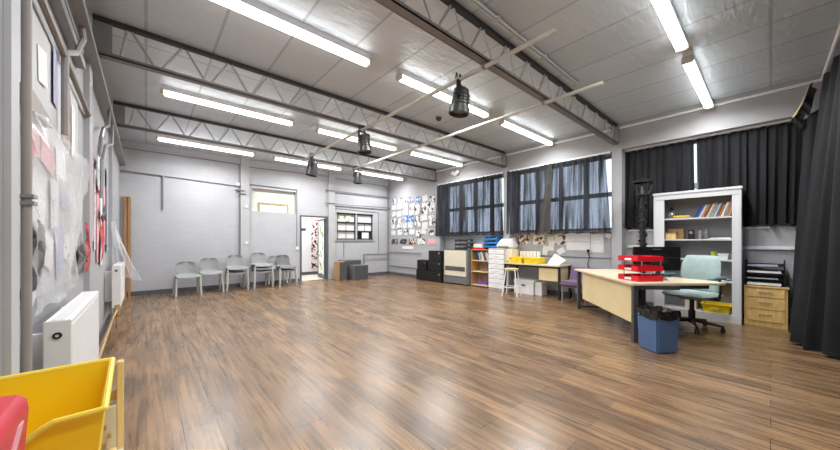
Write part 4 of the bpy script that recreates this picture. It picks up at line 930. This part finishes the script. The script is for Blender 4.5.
for k, (yy, w, hh, m_, lb) in enumerate(((.83, .075, .15, 'blackm', 'black speaker box on the second shelf'), (.74, .035, .14, 'chrome', 'slim silver case on the second shelf'), (.66, .05, .15, 'heatg', 'dark grey speaker beside the silver case'))):
    t = thing('small_speaker', lb, 'speaker', (6.765, yy, 1.282)); MB().box(6.705, 6.825, yy, yy+w, 1.282, 1.282+hh, .006).build('body', M[m_], t); MB().cyl((6.701, yy+w/2, 1.282+hh*.7), (6.706, yy+w/2, 1.282+hh*.7), w*.3, n=14).build('cone', M['conduit'], t, True)
for k in range(2): tag(MB().obox((6.805, .53, 1.287+.012*k), (.2, .26-.04*k, .01), (0, 0, .12*k)).build('paper_stack', M['paper']), ['white papers lying on the second shelf', 'smaller white papers on top of the second shelf papers'][k], 'paper stack')
t = thing('white_pot', 'white square pot on the third shelf', 'pot', (6.745, .48, .96)); open_tray(t, 6.695, 6.795, .44, .54, .962, 1.05, M['white'], flare=.008, rim=.004)
tag(MB().lathe([(.001, 0), (.03, 0), (.034, .12), (.001, .12)], (6.765, .60, .962), 16).build('lime_tub', M['lime'], None, True), 'lime green tub beside the white pot', 'tub')
tag(MB().lathe([(.001, 0), (.025, 0), (.025, .07), (.012, .09), (.001, .092)], (6.745, .395, .962), 14).build('dark_bottle', M['heatg'], None, True), 'small grey bottle on the third shelf beside the white pot', 'bottle')
tag(MB().box(6.685, 6.855, 1.02, 1.2, .962, 1.10, .004).build('green_box', M['dgreen']), 'dark green box on the third shelf behind the monitor', 'box')
tag(MB().ball((6.725, .43, .648), .034, 12, (1, 1.2, .5)).build('computer_mouse', M['heatg'], None, True), 'dark computer mouse on the fourth shelf', 'mouse')
tag(MB().box(6.705, 6.945, .48, .72, .631, .645).build('paper_stack', M['paper']), 'white papers lying on the fourth shelf', 'paper stack')
t = thing('yellow_tray', 'yellow plastic tray at the bottom of the tall bookcase', 'tray', (6.745, .58, .13)); open_tray(t, 6.655, 6.895, .42, .71, .132, .265, M['yellowb']); MB().box(6.625, 6.637, .53, .63, .18, .22).build('label_slot', M['yellowrim'], t)
tag(MB().box(6.675, 6.925, .80, .94, .132, .36, .004).build('cardboard_box', M['cream']), 'cream box at the bottom of the tall bookcase', 'box')

# ------------------------------------------------------------------ oak drawers with trays
t = thing('drawer_unit', 'small oak three drawer unit beside the tall bookcase', 'drawer unit', (6.93, .06, 0))
MB().box(6.78, 7.08, -.16, .265, .0, .565).build('case', M['oak'], t); MB().box(6.755, 7.085, -.175, .265, .565, .59, .004).build('top', M['oak'], t)
for z0, z1 in ((.075, .24), (.25, .415), (.425, .55)):
    dr = MB().box(6.764, 6.781, -.135, .24, z0, z1, .003).build('drawer', M['oak'], t)
    MB().box(6.748, 6.756, -.01, .12, (z0+z1)/2+.01, (z0+z1)/2+.022).box(6.755, 6.765, -.01, .0, (z0+z1)/2+.01, (z0+z1)/2+.022).box(6.755, 6.765, .11, .12, (z0+z1)/2+.01, (z0+z1)/2+.022).build('handle', M['chrome'], dr)
t = thing('letter_tray_stack', 'black four tier letter trays on the oak drawer unit', 'letter trays', (6.93, .07, .59))
for k, z in enumerate((.595, .69, .775, .87)):
    tr = MB().box(6.80, 7.07, -.135, .255, z, z+.006).box(6.80, 7.07, .249, .255, z, z+.04).box(6.80, 7.07, -.135, -.129, z, z+.04).box(7.064, 7.07, -.13, .25, z, z+.04).build('tray', M['blackm'], t)
    MB().box(6.775, 7.05, -.10+.03*(k % 2), .235, z+.007, z+(.04, .012, .034, .026)[k]).build('paper_stack', [M['paper'], M['lpaper'], M['paper'], M['lavp']][k], tr)
for y in (-.132, .252):
    for x in (6.81, 7.06): MB().cyl((x, y, .59), (x, y, .97), .006, n=8).build('post', M['black'], t, True)

# ------------------------------------------------------------------ curtains
def curtain(name, top, bot, z0, z1, pleats, amp, m, label, seed=0, swag=None, cat='curtain'):
    rnd = random.Random(seed); ph = [rnd.uniform(0, 6) for _ in range(6)]
    def along(path, s):
        seg = [(Vector(a), Vector(b)) for a, b in zip(path, path[1:])]; tot = sum((b-a).length for a, b in seg); d_ = s*tot
        for a, b in seg:
            l = (b-a).length
            if d_ <= l+1e-6: return a+(b-a)*(d_/l), (b-a).normalized()
            d_ -= l
        return seg[-1][1], (seg[-1][1]-seg[-1][0]).normalized()
    def fn(i, j):
        w = i+.012*math.sin(i*31+ph[4])
        (pt, tt), (pb, tb) = along(top, min(max(w, 0), 1)), along(bot, min(max(w, 0), 1))
        p = pt.lerp(pb, j); tg = tt.lerp(tb, j); nrm = Vector((tg.y, -tg.x)).normalized()
        a = amp*(.35+.65*j)*(1.25*math.sin(2*PI*pleats*i+ph[0]+.8*math.sin(j*2.2+ph[1]))*.7+.4*math.sin(2*PI*pleats*.53*i+ph[2]+j*1.2)+.25*math.sin(2*PI*pleats*2.1*i+ph[3]))
        zt = z1-(swag(i) if swag else 0)+.012*math.sin(2*PI*pleats*i)-.012*abs(math.sin(PI*5*i+ph[2]))
        zb = (z0(i) if callable(z0) else z0)+.012*math.sin(2*PI*pleats*.5*i+ph[5])
        return (p.x+nrm.x*a, p.y+nrm.y*a, zt+(zb-zt)*j)
    return tag(MB().grid(fn, int(pleats*14), 22).build(name, M[m], None, True), label, cat)
xc = 6.83
curtain('sheer_curtain', [(xc, 6.92), (xc, 5.86)], [(xc, 6.97), (xc, 5.86)], 1.40, 2.99, 9, .035, 'sheer', 'sheer black curtain panel above the black boxes', 1)
curtain('sheer_curtain', [(xc, 5.90), (xc, 4.56)], [(xc, 5.92), (xc, 4.50)], 1.41, 2.99, 11, .035, 'sheer', 'sheer black curtain panel above the gas heater and blue tray', 2)
curtain('sheer_curtain', [(xc, 4.40), (xc, 3.30)], [(xc, 4.42), (xc, 3.42)], 1.42, 3.0, 9, .035, 'sheer', 'sheer black curtain panel above the printer', 3, lambda i: .04*math.sin(i*PI)**2)
curtain('sheer_curtain', [(xc, 3.24), (xc, 2.17)], [(xc, 3.36), (xc, 2.06)], 1.41, 2.99, 9, .035, 'sheer', 'sheer black curtain panel above the white sheets, with a bright gap at the column', 4, lambda i: .05*math.sin(i*PI)**2)
tag(MB().grid(lambda i, j: (6.775+.02*math.sin(i*9)-.02*j, 3.27+(i-.5)*2*(.045+.10*j)+.13*j, 2.985-1.55*j), 12, 14).build('curtain_edge', M['foldcloth'], None, True), 'gathered dark curtain edge between the two sheer panels of the middle window', 'curtain')
curtain('black_curtain', [(7.04, 1.89), (7.04, .865)], [(7.04, 1.90), (7.04, .85)], 1.50, 2.985, 9, .035, 'fabric', 'heavy black curtain panel behind the street lantern prop', 5)
curtain('black_curtain', [(7.04, .835), (7.04, -.30)], [(7.04, .80), (7.04, -.28)], 1.50, 2.985, 11, .035, 'fabric', 'heavy black curtain panel above the oak drawers', 6)
curtain('stage_drape', [(6.84, -.30), (6.74, -.46), (5.2, -.56), (3.3, -.62)], [(6.86, -.24), (6.3, -.24), (5.76, -.22), (5.62, -.40), (5.2, -.55), (3.3, -.66)], lambda i: .02, 3.36, 15, .07, 'fabric', 'floor length black stage drape hanging beside the oak drawers', 8, lambda i: .45*max(0, 1-i*9))
def swagf(i, j):
    a = i*PI*.5; return (6.80-.10*math.sin(a)+.02*math.sin(i*25), -.22-.16*i+.03*math.sin(j*5), 2.99+.40*i**1.6-(.16+.05*math.sin(i*12))*j)
tag(MB().grid(swagf, 24, 8).build('curtain_swag', M['fabric'], None, True), 'bunched black cloth sweeping up to the curtain track in the corner', 'curtain')
tag(MB().grid(lambda i, j: (6.76-.10*math.sin(i*PI*.5), -.20-.14*i, 3.0+.38*i**1.6-.035*j), 16, 3).build('curtain_lining', M['gold'], None, True), 'thin strip of gold lining showing on the bunched cloth', 'curtain')
for (y0, y1, lb) in ((4.54, 6.9, 'white curtain rail over the heater window'), (2.09, 4.34, 'white curtain rail over the pale desk window'), (-.36, 1.88, 'white curtain rail over the heavy black curtains')):
    xr_ = 6.835 if y0 > 0 else 6.97
    tag(MB().box(xr_, xr_+.033, y0, y1, 2.985, 3.019, .004).build('curtain_rail', M['white']), lb, 'curtain rail')

# ------------------------------------------------------------------ storage trolley with bins beside the camera
t = thing('storage_trolley', 'pale wooden tray trolley under the yellow bin', 'trolley', (-.23, 1.4, 0))
MB().box(-.086, -.066, 1.68, 1.72, 0, .778, .003).build('post', M['pine'], t)
MB().box(-.42, -.40, 1.68, 1.72, 0, .778, .003).build('post', M['pine'], t)
MB().box(-.40, -.086, 1.69, 1.71, .632, .668).build('rail', M['tan'], t)
MB().box(-.40, -.086, 1.665, 1.68, .02, .617).build('back_panel', M['cream'], t)
MB().box(-.084, -.068, .70, 1.68, .05, .44).build('side_panel', M['cream'], t)
MB().box(-.42, -.403, .70, 1.68, .05, .44).build('side_panel', M['cream'], t)
MB().box(-.403, -.084, .70, 1.66, .44, .462).build('shelf', M['pine'], t)
sl = MB()
for k in range(3): sl.box(-.122+.013*(k % 2), -.112+.013*(k % 2), 1.655, 1.666, .47+.035*k, .485+.035*k)
sl.build('label_slot', M['tan'], t)
# yellow bin with a scooped front
t = thing('storage_bin', 'yellow plastic bin with scooped front on the wooden trolley', 'storage bin', (-.24, 1.45, .465))
yb0, yb1 = 1.33, 1.64; xb0, xb1 = -.40, -.095; zt = .805
m_ = MB(); th = .008
m_.hexa([(xb0+.03, yb0+.03, .465), (xb1-.03, yb0+.03, .465), (xb1-.03, yb1-.03, .465), (xb0+.03, yb1-.03, .465)], [(xb0+.03, yb0+.03, .475), (xb1-.03, yb0+.03, .475), (xb1-.03, yb1-.03, .475), (xb0+.03, yb1-.03, .475)])
m_.hexa([(xb0+.03, yb1-.03-th, .465), (xb1-.03, yb1-.03-th, .465), (xb1-.03, yb1-.03, .465), (xb0+.03, yb1-.03, .465)], [(xb0, yb1-th, zt), (xb1, yb1-th, zt), (xb1, yb1, zt), (xb0, yb1, zt)])
for xs, xt in ((xb0+.03, xb0), (xb1-.03, xb1)):
    s = 1 if xt > -.2 else -1
    m_.hexa([(xs, yb0+.03, .465), (xs-s*th, yb0+.03, .465), (xs-s*th, yb1-.03, .465), (xs, yb1-.03, .465)], [(xt-s*.003, yb0+.02, .735), (xt-s*.003-s*th, yb0+.02, .735), (xt-s*th, yb1, zt), (xt, yb1, zt)])
# front wall: high at the side, dipping in a scoop
prof = [(xb1, .74), (-.195, .735), (-.222, .722), (-.245, .703), (xb0, .70)]
for (xa, za), (xq, zq) in zip(prof, prof[1:]):
    fb = lambda x: min(max(x, xb0+.03), xb1-.03)
    m_.hexa([(fb(xa), yb0+.03, .465), (fb(xq), yb0+.03, .465), (fb(xq), yb0+.03+th, .465), (fb(xa), yb0+.03+th, .465)], [(xa, yb0+.02, za), (xq, yb0+.02, zq), (xq, yb0+.02+th, zq), (xa, yb0+.02+th, za)])
m_.build('body', M['yellow'], t)
r = MB(); rw = .009
r.tube([(xb0, yb1, zt), (xb1, yb1, zt), (xb1, yb0+.02, .737)]+[(x, yb0+.02, z) for x, z in prof[1:]], rw, 8)
r.build('rim', M['yellowrim'], t, True)
# red bin
t = thing('storage_bin', 'red plastic bin standing in front of the yellow bin', 'storage bin', (-.33, .9, .465))
m_ = MB().prism([(-.42, .463), (-.225, .463), (-.2, .87), (-.203, .892), (-.215, .905), (-.235, .908), (-.42, .908)], 0, .32)
bmesh.ops.transform(m_.bm, matrix=Matrix(((1, 0, 0, 0), (0, 0, -1, 1.12), (0, 1, 0, 0), (0, 0, 0, 1))), verts=m_.bm.verts)
m_.build('body', M['redbin'], t, True)
MB().hexa([(-.214, .88, .70), (-.206, .88, .70), (-.206, .91, .70), (-.214, .91, .70)], [(-.205, 1.04, .862), (-.197, 1.04, .862), (-.197, 1.07, .862), (-.205, 1.07, .862)]).build('painted_highlight', M['pinkp'], t)  # pink strip painting a highlight onto the red bin's side

# ------------------------------------------------------------------ lights and world
area('overhead_tube_lamp', (1.1, .66, 3.4), (0, 0, 0), 1.9, .12, LAMP, (.97, .99, 1))
area('corridor_fill_light', (4.0, 10.6, 2.75), (0, 0, 0), 1.6, .8, 45)  # added light that brightens the corridor, with no fixture behind it
w = bpy.data.worlds.new('daylight'); SC.world = w; w.use_nodes = True
w.node_tree.nodes['Background'].inputs[0].default_value = (.78, .88, 1, 1); w.node_tree.nodes['Background'].inputs[1].default_value = 1.6

# ------------------------------------------------------------------ camera
cam = bpy.data.cameras.new('camera'); co = bpy.data.objects.new('camera', cam); COL.objects.link(co)
cam.sensor_width = 36; cam.lens = 310/840*36; cam.shift_y = 16/840; cam.clip_start = .02
co.location = (0, 0, 1.25); co.rotation_euler = (PI/2, 0, -math.atan2(274, 310))
SC.camera = co
SC.view_settings.view_transform = 'Standard'; SC.view_settings.look = 'None'; SC.view_settings.exposure = 0.16
